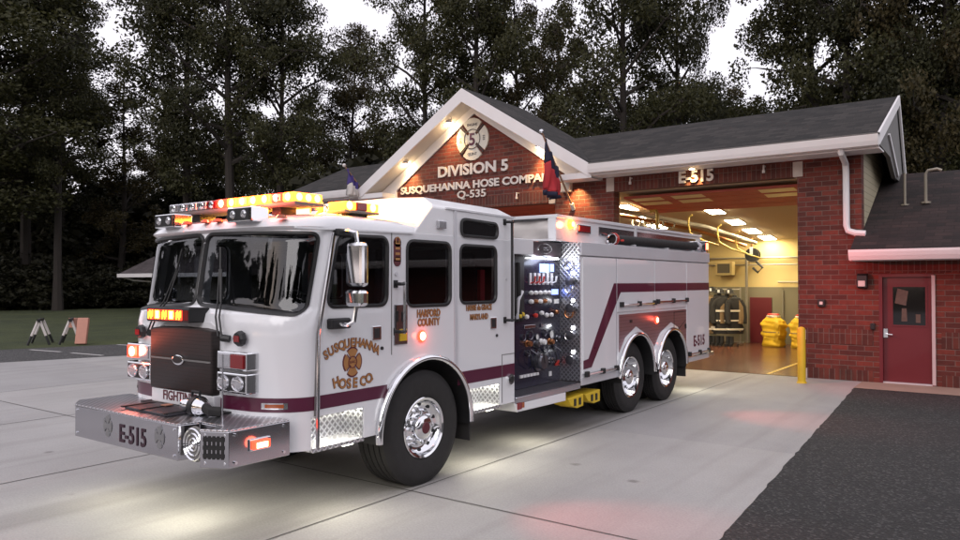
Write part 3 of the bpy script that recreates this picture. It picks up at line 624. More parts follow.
mb.tube([(-7.05, 24.25, 0), (-7.05, 24.25, 2.7)], .045, 8); mb.tube([(-5.35, 24.3, 1.72), (-4.0, 24.3, 1.72)], .03, 8); mb.tube([(-6.1, 24.3, 1.95), (-3, 24.3, 1.95)], .025, 8)
mb.tube([(-5.95, 24.3, .8), (-5.95, 24.3, 1.7)], .02, 8)
bb(mb, 'wall_pipe', M['pipe'], smooth=True)
# ------------------------------------------------------------------ things in the bay
def ceiling_light(x, y, label, i):
    o = empty('ceiling_light', (x, y, ceil(y) - .03), label=label, cat='ceiling light', group='lit ceiling panels in the bay')
    o.rotation_euler = (math.atan(-.106), 0, 0)
    MB().box(-.2, .2, -.36, .36, 0, .025).build('light_frame', M['trim'], o)
    MB().box(-.185, .185, -.345, .345, -.012, -.002).build('diffuser', M['e_room'], o)
CL = [(-6.43, 19.3, 'lit ceiling panel nearest the raised door in the right row, beside the yellow hose'), (-6.4, 21.0, 'second lit ceiling panel from the raised door in the right row'),
      (-6.38, 22.55, 'third lit ceiling panel from the raised door in the right row'), (-6.3, 23.85, 'lit ceiling panel closest to the back wall in the right row'),
      (-8.4, 18.2, 'lit ceiling panel behind the black fan at the left side of the bay'), (-8.7, 19.85, 'lit ceiling panel right above the black suction hose on the engine'), (-8.75, 21.1, 'small lit ceiling panel just past the rear end of the engine deck'),
      (-12.2, 18.3, 'lit ceiling panel near the gable bay doorway'), (-12.2, 21.0, 'lit ceiling panel deep inside the gable bay')]
for i, (x, y, lb) in enumerate(CL): ceiling_light(x, y, lb, i)
def rot_box(mb, c, sx, sy, sz, rz=0, rx=0):
    m = Matrix.Translation(c) @ Matrix.Rotation(rz, 4, 'Z') @ Matrix.Rotation(rx, 4, 'X')
    q = MB().box(-sx, sx, -sy, sy, -sz, sz); mb.add([m @ Vector(p) for p in q.v], q.f); return mb
ac = empty('air_conditioner', (-7.7, 24.15, 2.17), label='square cream air conditioner mounted high on the bay back wall', cat='air conditioner')
MB().box(-.27, .27, -.15, .18, 0, .44).build('housing', M['cream'], ac, bevel=.015)
MB().box(-.2, .2, -.165, -.152, .07, .37).build('intake_grille', ribbed('ac_grille', (.12, .1, .06), 'X', .05, .6), ac)
fan = empty('ceiling_fan_heater', (-9.3, 19.1, 3.25), label='round black fan hanging under the bay ceiling at left', cat='fan')
MB().lathe([(.001, -.08), (.16, -.08), (.2, 0), (.16, .08), (.001, .08)], (0, 0, 0), 'y', 20).build('fan_drum', M['black'], fan, smooth=True)
MB().tube([(0, 0, .18), (0, 0, .55)], .015, 6).build('hanger', M['pipe'], fan)
hr = empty('exhaust_hose_rail', (-6.7, 19, 3.4), label='exhaust hose rail with looping yellow hoses running under the bay ceiling', cat='hose rail')
MB().tube([(-1.6, -1.5, .42), (-.35, 1.5, .1), (.2, 4.3, -.25)], .06, 8).build('rail', M['pipe'], hr, smooth=True)
MB().tube([(-1.9, -1.5, .36), (-.65, 1.5, .02), (-.1, 4.3, -.32)], .05, 8).build('rail', M['copper'], hr, smooth=True)
for ax, ay in ((-.28, .2), (-.06, 1.9), (.05, 3.2)):
    MB().tube([(ax, ay, .36 - ay * .1), (ax - .1, ay, .3 - ay * .1), (ax - .12, ay + .02, .1 - ay * .1), (ax - .1, ay + .1, -.12 - ay * .1), (ax + .1, ay + .5, -.3 - ay * .1), (ax + .35, ay + 1.0, -.42 - ay * .1)], .027, 8).build('hose_loop', M['hoseyel'], hr, smooth=True)
for k in range(4):
    MB().tube([(-1.6 + .2 * k + .12 * math.cos(t / 8 * 2 * math.pi), -.4 + .3 * k, .16 + .13 * math.sin(t / 8 * 2 * math.pi)) for t in range(9)], .028, 6).build('coiled_hose', M['pipe'], hr, smooth=True)
MB().tube([(-1.0, -.9, .4), (-.85, -.9, .42), (-.8, -.9, .3), (-.8, -.9, -.25)], .05, 8).build('drop_hose', M['hoseyel'], hr, smooth=True)
hl = empty('hose_reel', (-6.75, 23.9, 2.5), label='dark hose reel with white label hanging near the bay back wall', cat='hose reel')
MB().lathe([(.001, -.1), (.22, -.1), (.22, -.07), (.1, -.07), (.1, .07), (.22, .07), (.22, .1), (.001, .1)], (0, 0, .3), 'y', 20).build('reel_drum', M['black'], hl, smooth=True)
MB().box(-.06, .03, -.13, -.105, .32, .55).build('tag_plate', M['leverwht'], hl)
MB().tube([(.1, 0, .1), (.3, 0, -.1), (.15, 0, -.25), (0, 0, -.1)], .04, 8).build('hose_end', M['rubber'], hl, smooth=True)
MB().tube([(-.02, 0, .5), (-.02, 0, .85)], .03, 6).build('bracket', M['copper'], hl)
# turnout coats on a rolling rack
rk = empty('coat_rack', (-7.5, 23.0, 0), label='metal rolling rack loaded with dark turnout coats behind the engine', cat='rack')
mb = MB()
for x in (-.55, .62): mb.tube([(x, 0, .05), (x, 0, 1.78)], .025, 8); mb.tube([(x, -.3, .08), (x, .3, .08)], .022, 8)
mb.tube([(-.55, 0, 1.72), (.62, 0, 1.72)], .022, 8); mb.tube([(-.55, 0, .12), (.62, 0, .12)], .022, 8)
mb.build('rack_frame', M['pipe'], rk, smooth=True)
for x in (-.55, .62): MB().cyl((x, -.28, .05), 'x', .05, -.02, .02, 12).build('caster', M['black'], rk)
def coat(loc, rz, body, label, cat, group, s=1.0, w=.34, first=None, seed=0):
    rn = random.Random(seed)
    o = empty('turnout_coat' if body is not M['coatyel'] else 'yellow_coat', loc, rz, label=label, cat=cat, group=group)
    n = 30; key = [(0, .6), (.12, .62), (.3, .57), (.36, .6), (.55, .54), (.66, .6), (.85, .52), (.96, .4), (1.0, .18), (1.05, .14)]
    prof = []
    for (h0, r0), (h1, r1) in zip(key, key[1:]): prof += [(h0 + (h1 - h0) * q / 3, r0 + (r1 - r0) * q / 3) for q in range(3)]
    prof.append(key[-1])
    v = []; f = []
    for i, (h, r) in enumerate(prof):
        for k in range(n):
            a = 2 * math.pi * k / n; rr = r * (1 + .09 * math.sin(3 * a + h * 5 + seed) + .07 * math.sin(7 * a + 6 * math.sin(h * 4 + seed)) + .06 * math.sin(23 * h + 2 * a) + .03 * rn.uniform(-1, 1))
            ca, sa = math.cos(a), math.sin(a); v.append((math.copysign(abs(ca) ** .6, ca) * w * rr * 1.15, math.copysign(abs(sa) ** .75, sa) * w * rr * .5, h * s))
    for i in range(len(prof) - 1):
        for k in range(n): f.append((i * n + k, i * n + (k + 1) % n, (i + 1) * n + (k + 1) % n, (i + 1) * n + k))
    f.append(tuple(range((len(prof) - 1) * n, len(prof) * n)))
    MB().add(v, f).build('coat_body', body, o, smooth=True, ang=180)
    for sgn in (1, -1):
        MB().tube([(sgn * w * .5, 0, .9 * s), (sgn * w * .72, -.03, .72 * s), (sgn * w * .76, -.06, .45 * s), (sgn * w * .72, -.1, .28 * s)], [.075 * s, .085 * s, .08 * s, .07 * s], 9).build('sleeve', body, o, smooth=True)
    mb = MB()
    for h0, h1 in ((.1, .15), (.34, .38), (.6, .65)):
        vv = []; ff = []
        for h in (h0, h1):
            for k in range(n):
                a = 2 * math.pi * k / n; ca, sa = math.cos(a), math.sin(a); vv.append((math.copysign(abs(ca) ** .6, ca) * w * .6 * 1.27, math.copysign(abs(sa) ** .75, sa) * w * .6 * .62, h * s))
        for k in range(n): ff.append((k, (k + 1) % n, n + (k + 1) % n, n + k))
        mb.add(vv, ff)
    mb.build('reflective_band', M['reflect'] if body is not M['coatyel'] else M['yellow'], o)
    return o
for i in range(10):
    x = -8.02 + i * .115
    coat((x, 22.78 + random.uniform(-.1, .1), .38 + random.uniform(-.05, .05)), R(random.choice((20, -25, 70, 40)) + random.uniform(-12, 12)), M['tan'] if i in (3, 8) else M['coat'],
         'dark turnout coat with pale reflective bands hanging on the rolling rack', 'coat', 'turnout coats on the rolling rack', 1.12, .36, seed=i)
for x in (-7.95, -7.7, -7.45, -7.15):
    o = empty('fire_helmet', (x, 22.85, 1.6 + random.uniform(0, .08)), label='dark fire helmet set on top of the coat rack', cat='helmet', group='helmets on the coat rack')
    MB().lathe([(.001, .14), (.06, .13), (.11, .07), (.125, 0), (.19, -.02), (.19, -.03)], (0, 0, 0), 'z', 18).build('shell', M['coat'], o, smooth=True)
    MB().box(-.03, .03, -.14, -.125, .0, .09).build('badge', M['leverwht'], o)
for x in (-7.9, -7.65, -7.4, -7.1):
    o = empty('rubber_boots', (x, 22.6, .0), label='pair of black rubber boots standing under the turnout coats', cat='boots', group='boots under the coat rack')
    for s in (-.06, .06): MB().tube([(s, -.12, .04), (s, -.02, .05), (s, .06, .08), (s, .07, .3)], [.045, .055, .06, .06], 8).build('boot', M['rubber'], o, smooth=True)
for x, y, lb in ((-5.98, 23.3, 'bright yellow coat standing left of the gap by the inner maroon door'), (-5.12, 23.1, 'bright yellow coat on a stand half hidden by the right bay pier')):
    c = empty('yellow_coat', (x, y, 0), R(-25), label=lb, cat='coat', group='yellow coats by the bay wall')
    def lump(nm, key, mt, ph, pw=.5):
        n = 36; mb = MB(); prof = []
        for (h0, r0, d0), (h1, r1, d1) in zip(key, key[1:]): prof += [(h0 + (h1 - h0) * q / 5, r0 + (r1 - r0) * q / 5, d0 + (d1 - d0) * q / 5) for q in range(5)]
        prof.append(key[-1])
        for h, r, d in prof:
            for k in range(n):
                a = 2 * math.pi * k / n; ca, sa = math.cos(a), math.sin(a); f_ = 1 + .05 * math.sin(5 * a + 9 * h + ph) + .045 * math.sin(11 * a - 14 * h) + .03 * math.sin(40 * h + 3 * a + ph)
                mb.v.append((math.copysign(abs(ca) ** pw, ca) * r * f_, math.copysign(abs(sa) ** pw, sa) * d * f_, h))
        for i in range(len(prof) - 1):
            for k in range(n): mb.f.append((i * n + k, i * n + (k + 1) % n, (i + 1) * n + (k + 1) % n, (i + 1) * n + k))
        mb.f.append(tuple(range((len(prof) - 1) * n, len(prof) * n)))
        return mb.build(nm, mt, c, smooth=True, ang=180)
    lump('coat_body', [(.30, .31, .2), (.36, .35, .22), (.5, .32, .2), (.66, .37, .22), (.78, .31, .19), (.86, .21, .15), (.9, .18, .13)], M['coatyel'], x)
    lump('trousers', [(.01, .28, .19), (.06, .31, .21), (.2, .29, .2), (.3, .3, .2)], M['coatyel'], x + 2)
    lump('collar', [(.885, .19, .15), (.93, .2, .16), (.95, .17, .13)], M['reflect'], x, .8)
    lump('collar_trim', [(.95, .175, .135), (.975, .18, .14), (1.0, .12, .1)], M['leverred'], x, .8)
    lump('reflective_band', [(.43, .325, .212), (.46, .322, .21)], M['tan'], x)
# floor line in the bay
tag(MB().add([(-4.35, 16.3, .011), (-4.27, 16.3, .011), (-4.2, 24, .011), (-4.28, 24, .011)], [(0, 1, 2, 3)]).build('floor_marking', M['yellow']), kind='structure')
# bollard
bo = empty('bollard', (-3.41, 15.29, 0), label='yellow steel bollard standing in front of the right bay pier', cat='bollard')
MB().lathe([(.075, 0), (.075, 1.03), (.062, 1.065), (.03, 1.085), (.001, 1.09)], (0, 0, 0), 'z', 24).build('post', M['yellow'], bo, smooth=True)
MB().lathe([(.075, 0), (.095, 0), (.085, .03), (.075, .035)], (0, 0, 0), 'z', 24).build('base_ring', M['yellow'], bo, smooth=True)

# ------------------------------------------------------------------ wall flags
def wall_flag(base, tip, cols, label, seed, drop):
    o = empty('wall_flag', base, label=label, cat='flag')
    b = Vector(base); t = Vector(tip) - b
    MB().tube([(0, 0, 0), t], [.026, .02], 10).build('pole', M['wood'], o, smooth=True)
    MB().lathe([(.001, -.06), (.04, -.04), (.055, 0), (.04, .04), (.001, .055)], tuple(t * 1.02), 'z', 14).build('finial', M['chrome'] if seed else M['letter'], o, smooth=True)
    MB().tube([(0, .02, -.04), t * .06], .05, 10).build('wall_bracket', M['letter'], o, smooth=True)
    rn = random.Random(seed); nu, nv = 14, 22
    P = []
    for i in range(nu + 1):
        u = i / nu; top = t * (.95 - .45 * u)
        for j in range(nv + 1):
            v_ = j / nv; fold = (.11 * math.sin(u * 15 + v_ * 2.3 + seed) + .05 * math.sin(u * 31 + v_ * 4)) * (.35 + v_)
            gather = 1 - .6 * v_
            ctr = t * .70; px = ctr + (top - ctr) * gather
            P.append((px.x + fold, px.y + .3 * fold, top.z * (1 - v_) + (t.z * .68 - drop) * v_ + (top.z - t.z * .68) * .15 * v_))
    for bi, (ja, jb, mt) in enumerate(cols):
        mb = MB(); f = []
        for i in range(nu):
            for j in range(int(ja * nv), int(jb * nv)): f.append((i * (nv + 1) + j, i * (nv + 1) + j + 1, (i + 1) * (nv + 1) + j + 1, (i + 1) * (nv + 1) + j))
        mb.add(P, f); ob = mb.build('flag_cloth', mt, o, smooth=True, ang=180)
        sd = ob.modifiers.new('thick', 'SOLIDIFY'); sd.thickness = .004
    return o
wall_flag((-8.9, 16.18, 3.8), (-8.9, 14.7, 5.42), [(0, .42, M['flagblue']), (.42, .92, M['flagred']), (.92, 1.01, M['flagblue'])], 'navy and red flag hanging from wooden pole angled out of the middle pier', 1, .95)
wall_flag((-15.85, 16.18, 4.4), (-15.85, 15.1, 5.35), [(0, .55, M['flagviolet']), (.55, 1.01, M['flagwhite'])], 'violet blue and white flag on pole left of the gable', 0, .55)

# ================================================================== FIRE TRUCK
T0 = (-5.864, 5.52, 0)
tk = empty('fire_truck', T0, label='white fire engine with maroon stripe and lit warning lights parked on the concrete apron', cat='fire engine')
def P(mb, name, mat, parent=tk, **k): return mb.build(name, mat, parent, **k)
def TB(name, mat, *a, parent=tk, bevel=.006): return box(name, mat, parent, *a, bevel=bevel)
# ---- cab surface: plan outline per height
ZF = [(.60, -1.80), (1.60, -1.80), (1.70, -1.775), (1.77, -1.71), (2.40, -1.615), (2.43, -1.655), (2.50, -1.62), (2.55, -1.5), (2.58, -1.3)]
def fy(z):
    if z <= ZF[0][0]: return ZF[0][1]
    for (a, b), (c, d) in zip(ZF, ZF[1:]):
        if z <= c: return b + (d - b) * (z - a) / (c - a)
    return ZF[-1][1]
def inset(z): return 0 if z < 2.44 else (.012 if z < 2.5 else (.05 if z < 2.55 else (.16 if z < 2.575 else .35)))
XC = .80
def cabpt(a, z, off=0., side=1):
    """a in 0..1 front bow, 1..2 corner, 2..3 flank; off moves outwards"""
    f = fy(z); bow = .05; rx, ry = 1.2 - XC, .36
    def pos(a):
        if a <= 1: x = XC * a; return Vector((x, f + bow * a * a, z))
        if a <= 2:
            t = (a - 1) * math.pi / 2; return Vector((XC + rx * math.sin(t), f + bow + .05 * math.sin(t) + (ry - .05) * (1 - math.cos(t)), z))
        return Vector((1.2, f + bow + ry + (a - 2) * (1.56 - f - bow - ry), z))
    p = pos(a); e = 1e-3; tg = (pos(min(3, a + e)) - pos(max(0, a - e))); nn = Vector((tg.y, -tg.x, 0)).normalized()
    p = p + nn * off
    return (p.x * side, p.y, p.z)
def ya(y, z):
    f = fy(z) + .05 + .36
    return 2 + (y - f) / (1.56 - f) if y >= f else 1 + math.acos(max(-1, min(1, 1 - (y - fy(z) - .05) / .36))) / (math.pi / 2)
def cab_loop(z, ins=0., back=1.56):
    A = [i / 6 for i in range(7)] + [1 + i / 10 for i in range(1, 11)]
    pts = []
    for a in A:
        p = cabpt(a, z); pts.append((p[0] * (1.2 - ins) / 1.2, p[1] + ins * .8, z))
    half = pts + [(1.2 - ins, back - ins, z)]
    return [(-p[0], p[1], p[2]) for p in reversed(half[1:])] + half
def loft(loops):
    mb = MB(); n = len(loops[0])
    for L_ in loops: mb.v += L_
    for i in range(len(loops) - 1):
        for k in range(n): mb.f.append((i * n + k, i * n + (k + 1) % n, (i + 1) * n + (k + 1) % n, (i + 1) * n + k))
    mb.f.append(tuple(range(n))[::-1]); mb.f.append(tuple(range((len(loops) - 1) * n, len(loops) * n)))
    return mb
zs = [.60, 1.0, 1.5, 1.60, 1.65, 1.70, 1.735, 1.77, 1.9, 2.1, 2.3, 2.40, 2.43, 2.44]
loops = [cab_loop(z) for z in zs] + [cab_loop(2.47, .012), cab_loop(2.50, .03), cab_loop(2.535, .07), cab_loop(2.56, .16), cab_loop(2.575, .32), cab_loop(2.58, .55)]
cab = P(loft(loops), 'cab', M['white'], smooth=True, ang=28)
# window outlines in (a or y, z); each a quad with rounded corners
def rrect(c, rad, n=6, aspect=1.):
    """corners TL,TR,BR,BL in (s,z); rounded outline"""
    out = []; C = [Vector(p) for p in c]
    for i in range(4):
        p, q, r_ = C[i - 1], C[i], C[(i + 1) % 4]
        d1 = Vector(((p - q).x * aspect, (p - q).y)); d2 = Vector(((r_ - q).x * aspect, (r_ - q).y))
        d1n, d2n = d1.normalized(), d2.normalized(); a1 = q + Vector((d1n.x / aspect, d1n.y)) * rad; a2 = q + Vector((d2n.x / aspect, d2n.y)) * rad
        for k in range(n + 1):
            t = k / n; out.append(a1 * (1 - t) ** 2 + q * 2 * t * (1 - t) + a2 * t * t)
    return out
def dens(out, step):
    res = []
    for i, p in enumerate(out):
        q = out[(i + 1) % len(out)]; m = max(1, int(abs(q.x - p.x) / step + .999), int(abs(q.y - p.y) / .2 + .999))
        for k in range(m): res.append(p + (q - p) * k / m)
    return res
def expand(out, d, aspect=1.):
    c = sum(out, Vector((0, 0))) / len(out); res = []
    n = len(out)
    for i, p in enumerate(out):
        t = out[(i + 1) % n] - out[i - 1]; t = Vector((t.x * aspect, t.y)); nn = Vector((t.y, -t.x)).normalized()
        if nn.dot(Vector(((p - c).x * aspect, (p - c).y))) < 0: nn = -nn
        res.append(p + Vector((nn.x / aspect, nn.y)) * d)
    return res
def window_set(c, rad, mapper, aspect=1., step=9., gl='glass', names=('window', 'pane', 'gasket'), cut=None, par=None):
    out = dens(rrect(c, rad, 6, aspect), step); par = par or cab
    n = len(out)
    if cut is not None:
        mb = MB(); mb.v = [mapper(p.x, p.y, .12) for p in out] + [mapper(p.x, p.y, -.14) for p in out]
        mb.f = [(i, (i + 1) % n, n + (i + 1) % n, n + i) for i in range(n)] + [tuple(range(n)), tuple(range(n, 2 * n))[::-1]]
        cut.append((out, mapper))
    big = expand(out, .022, aspect); sm = expand(out, -.012, aspect)
    mb = MB(); mb.v = [mapper(p.x, p.y, .010) for p in big] + [mapper(p.x, p.y, .012) for p in out] + [mapper(p.x, p.y, -.012) for p in sm] + [mapper(p.x, p.y, -.004) for p in big]
    for r0 in (0, n, 2 * n):
        mb.f += [(r0 + i, r0 + (i + 1) % n, r0 + n + (i + 1) % n, r0 + n + i) for i in range(n)]
    mb.f += [(3 * n + i, 3 * n + (i + 1) % n, (i + 1) % n, i) for i in range(n)]
    fr = P(mb, 'window_gasket', M['black'], par, smooth=True)
    # pane: rows of a grid clipped to the outline, built by fanning horizontal strips
    mb = MB(); zl = sorted(set(round(p.y, 5) for p in sm)); rows = []
    zlo, zhi = zl[0], zl[-1]
    N = 14; zz = [zlo + (zhi - zlo) * (.5 - .5 * math.cos(math.pi * k / N)) for k in range(N + 1)]
    for z in zz:
        xs = []
        for i in range(n):
            p, q = sm[i], sm[(i + 1) % n]
            if (p.y - z) * (q.y - z) <= 0 and abs(p.y - q.y) > 1e-9: xs.append(p.x + (q.x - p.x) * (z - p.y) / (q.y - p.y))
        if not xs: xs = [sum(p.x for p in sm) / n] * 2
        rows.append((min(xs), max(xs), z))
    K = 16
    for x0, x1, z in rows: mb.v += [mapper(x0 + (x1 - x0) * k / K, z, -.008) for k in range(K + 1)]
    for i in range(N):
        for k in range(K): mb.f.append((i * (K + 1) + k, i * (K + 1) + k + 1, (i + 1) * (K + 1) + k + 1, (i + 1) * (K + 1) + k))
    return P(mb, names[0], M[gl], par, smooth=True, ang=180)
cuts = []
for s in (1, -1):
    mf = lambda a, z, o, s=s: cabpt(a, z, o, s)
    ms_ = lambda y, z, o, s=s: ((1.2 + o) * s, y, z)
    window_set([(.034, 2.385), (1.74, 2.365), (1.68, 1.71), (.034, 1.785)], .075, mf, .62, .08, 'shield', ('windshield',), cuts)
    window_set([(-1.14, 2.36), (-.55, 2.37), (-.56, 1.765), (-1.27, 1.765)], .09, ms_, 1, 9, 'glass', ('side_window',), cuts)
    window_set([(-.27, 2.355), (.375, 2.355), (.375, 1.745), (-.27, 1.745)], .09, ms_, 1, 9, 'glass', ('side_window',), cuts)
    window_set([(.555, 2.345), (1.19, 2.345), (1.19, 1.755), (.555, 1.755)], .08, ms_, 1, 9, 'glass', ('side_window',), cuts)
cc = MB()
for out, mp in cuts:      # each cutter is a curved slab of gridded faces, so it follows the bent windshield
    n = len(out); zlo, zhi = min(p.y for p in out) + .002, max(p.y for p in out) - .002; N, K = 18, 18; rows = []
    for k in range(N + 1):
        z = zlo + (zhi - zlo) * (.5 - .5 * math.cos(math.pi * k / N)); xs = []
        for i in range(n):
            p, q = out[i], out[(i + 1) % n]
            if (p.y - z) * (q.y - z) <= 0 and abs(p.y - q.y) > 1e-9: xs.append(p.x + (q.x - p.x) * (z - p.y) / (q.y - p.y))
        rows.append((min(xs), max(xs), z))
    o = len(cc.v); m_ = (N + 1) * (K + 1)
    for off in (.12, -.16):
        for x0, x1, z in rows: cc.v += [mp(x0 + (x1 - x0) * k / K, z, off) for k in range(K + 1)]
    g = lambda L_, i, k: o + L_ * m_ + i * (K + 1) + k
    for L_ in (0, 1):
        for i in range(N):
            for k in range(K): cc.f.append((g(L_, i, k), g(L_, i, k + 1), g(L_, i + 1, k + 1), g(L_, i + 1, k)))
    for k in range(K):
        for i in (0, N): cc.f.append((g(0, i, k), g(0, i, k + 1), g(1, i, k + 1), g(1, i, k)))
    for i in range(N):
        for k in (0, K): cc.f.append((g(0, i, k), g(0, i + 1, k), g(1, i + 1, k), g(1, i, k)))
inner = loft([[(p[0] * .955, p[1] + (.1 if p[1] < 0 else -.06), p[2]) for p in cab_loop(z)] for z in (1.30, 1.6, 1.70, 1.77, 2.1, 2.38)])
boolean(cab, inner); boolean(cab, cc)
arch = MB()
for s in (1, -1):
    arch.cyl((0, 0, .553), 'x', .665, s * .62, s * 1.3, 48)
boolean(cab, arch)
wells = MB()
for s in (1, -1):
    x0, x1 = sorted((s * .93, s * 1.3)); wells.box(x0, x1, -1.44, -.845, .5, .865); wells.box(x0, x1, .69, 1.27, .5, .84)
boolean(cab, wells)
for p_ in cab.data.polygons: p_.use_smooth = True
cab.data.set_sharp_from_angle(angle=R(28))
# windshield centre post is left by the cut; inside: lining, dash, wheel, seats
TB('cab_floor', M['cabgrey'], -1.1, 1.1, -1.6, 1.5, 1.302, 1.32, parent=cab, bevel=0)
P(MB().prism([(-1.6, 1.32), (-1.6, 1.68), (-1.5, 1.735), (-1.3, 1.72), (-1.15, 1.6), (-1.2, 1.32)], 'x', -.86, .86), 'dashboard', M['cabgrey'], cab, bevel=.02)
mb = MB(); mb.v = []; ctr = Vector((.62, -1.02, 1.78)); nn = Vector((0, .55, .83)).normalized(); ax = Vector((1, 0, 0)); ay = nn.cross(ax)
mb.tube([ctr + (ax * math.cos(t) + ay * math.sin(t)) * .22 for t in [2 * math.pi * k / 28 for k in range(29)]], .016, 8)
for t in (.5, 2.6, 4.7): mb.tube([ctr, ctr + (ax * math.cos(t) + ay * math.sin(t)) * .21], .012, 6)
mb.tube([ctr, ctr - nn * .35], .03, 8)
P(mb, 'steering_wheel', M['black'], cab, smooth=True)
def seat(x, y, rz):
    m = Matrix.Translation((x, y, 1.32)) @ Matrix.Rotation(rz, 4, 'Z'); mb = MB()
    for a in ((-.24, .24, -.25, .25, .0, .2), (-.23, .23, .2, .34, .15, .82), (-.15, .15, .22, .33, .8, .98)):
        q = MB().box(*a); mb.add([m @ Vector(p) for p in q.v], q.f)
    P(mb, 'crew_seat', M['seat'], cab, bevel=.04)
for x, y, rz in ((.62, -.55, 0), (-.62, -.55, 0), (.72, .95, 0), (-.72, .95, 0), (.7, .1, math.pi), (-.7, .1, math.pi)): seat(x, y, rz)
TB('engine_cover', M['cabgrey'], -.35, .35, -1.1, .6, 1.32, 1.7, parent=cab, bevel=.05)
TB('rear_wall', M['cabgrey'], -1.1, 1.1, 1.46, 1.49, 1.32, 2.36, parent=cab, bevel=0)
P(MB().box(1.09, 1.13, 1.0, 1.08, 1.7, 2.1), 'red_coat', M['flagred'], cab)
mb = MB(); mb.add([cabpt(1.0, 2.34, -.02), cabpt(1.07, 2.34, -.02), cabpt(1.07, 2.24, -.02), cabpt(1.0, 2.24, -.02)], [(0, 1, 2, 3)])
P(mb, 'windshield_sticker', M['leverwht'], cab)
# ---- raised rear roof
prof = [(-1.2, 2.43), (-1.2, 2.71), (-1.16, 2.745), (-.98, 2.83), (-.5, 2.86), (.5, 2.86), (.98, 2.83), (1.16, 2.745), (1.2, 2.71), (1.2, 2.43)]
def fr_y(z): return -.19 + (z - 2.43) * 1.02
mb = MB(); n = len(prof)
mb.v = [(x, fr_y(z), z) for x, z in prof] + [(x, 1.56, z - (.02 if z > 2.5 else 0)) for x, z in prof]
mb.f = [tuple(range(n)), tuple(range(2 * n - 1, n - 1, -1))] + [(i, (i + 1) % n, n + (i + 1) % n, n + i) for i in range(n)]
rr = P(mb, 'raised_roof', M['roofwhite'], bevel=.012)
P(MB().prism([(.3, 2.705), (.3, 2.722), (1.565, 2.712), (1.565, 2.695)], 'x', 1.198, 1.215), 'drip_rail', M['white'], rr)
mb = MB(); mb.prism([(-1.62, 2.40), (-1.62, 2.415), (-.2, 2.44), (-.2, 2.425)], 'x', 1.196, 1.215)
P(mb, 'drip_rail', M['white'], cab)
for s in (1, -1):
    window_set([(.56, 2.615), (1.2, 2.6), (1.2, 2.455), (.56, 2.455)], .065, lambda y, z, o, s=s: ((1.2 + o + .012) * s, y, z), 1, 9, 'darkglass', ('upper_window',), None, rr)
P(MB().box(1.196, 1.23, .16, .29, 2.5, 2.58), 'side_scene_lamp', M['lensclear'], rr, bevel=.008)
# ---- cab stripe, seams, trim
def strip(a0, a1, z0, z1, off, side, n=24):
    mb = MB()
    for i in range(n + 1):
        a = a0 + (a1 - a0) * i / n
        for z in (z0, z1): mb.v.append(cabpt(a, z, off, side))
    mb.f = [(2 * i, 2 * i + 2, 2 * i + 3, 2 * i + 1) for i in range(n)]; return mb
for s in (1, -1):
    P(strip(.57, ya(-.55, 1.), .92, 1.034, .003, s), 'stripe', M['maroon'], cab, smooth=True); P(strip(ya(.5, 1.), 3, .906, 1.04, .003, s), 'stripe', M['maroon'], cab, smooth=True)
    def seam(y0, z0, y1, z1, w=.006):
        mb = MB(); mb.prism([(y0 - w, z0), (y0 + w, z0), (y1 + w, z1), (y1 - w, z1)], 'x', s * 1.196, s * 1.204); P(mb, 'door_seam', M['graytrim'], cab)
    seam(-1.405, .87, -1.385, 1.55, .008); seam(-1.385, 1.55, -1.2, 2.41, .006); seam(-.49, 1.3, -.49, 2.42, .004)
    seam(1.31, .62, 1.31, 1.16, .004); P(MB().box(*sorted((s * 1.196, s * 1.203)), 1.31, 1.56, 1.15, 1.158), 'door_seam', M['graytrim'], cab)
    P(MB().prism([(.445, 1.1), (.49, 1.1), (.475, 2.70), (.435, 2.70)], 'x', s * 1.197, s * 1.214), 'door_hinge', M['alu'], cab)
    P(MB().tube([(s * 1.235, -1.405, .62), (s * 1.235, -1.4, 1.55), (s * 1.22, -1.27, 2.1), (s * 1.21, -1.21, 2.38)], .016, 8), 'grab_rail', M['steel'], cab, smooth=True)
    for y, z0, z1 in ((-.387, 1.49, 1.97), (1.415, 1.52, 2.66)):
        gr = P(MB().tube([(s * 1.27, y, z0), (s * 1.27, y, z1)], .016, 8), 'grab_rail', M['black'] if y > 0 else M['steel'], cab, smooth=True)
        for z in (z0 + .02, z1 - .02): mb = MB(); mb.tube([(s * 1.2, y - .05, z), (s * 1.27, y - .05, z), (s * 1.27, y + .02, z)], .016, 8); mb.box(*sorted((s * 1.198, s * 1.21)), y - .075, y - .025, z - .035, z + .035); P(mb, 'rail_bracket', M['black'], cab, smooth=True)

    mb = MB(); mb.box(*sorted((s * 1.198, s * 1.212)), -.46, -.28, 1.385, 1.76); pl = P(mb, 'latch_plate', M['steel'], cab, bevel=.004)
    mb = MB(); mb.box(*sorted((s * 1.21, s * 1.217)), -.44, -.41, 1.6, 1.7); mb.box(*sorted((s * 1.21, s * 1.22)), -.36, -.31, 1.6, 1.69); P(mb, 'latch', M['black'], cab)
    P(MB().box(*sorted((s * 1.21, s * 1.222)), -.39, -.3, 1.42, 1.53), 'warning_label', M['leveryel'], cab)
    for y, z in ((-.69, 1.51), (1.135, 1.517)):
        P(MB().box(*sorted((s * 1.198, s * 1.214)), y - .055, y + .055, z - .065, z + .065), 'door_handle', M['chrome'], cab, bevel=.006)
        P(MB().box(*sorted((s * 1.212, s * 1.218)), y - .035, y + .03, z - .045, z + .045), 'handle_pocket', M['black'], cab)
        P(MB().cyl((0, y + .07, z - .14), 'x', .016, s * 1.2, s * 1.212, 12), 'key_lock', M['black'], cab)
P(MB().cyl((0, 1.47, .868), 'x', .06, 1.2, 1.222, 20), 'fuel_cap', M['chrome'], cab, smooth=True)
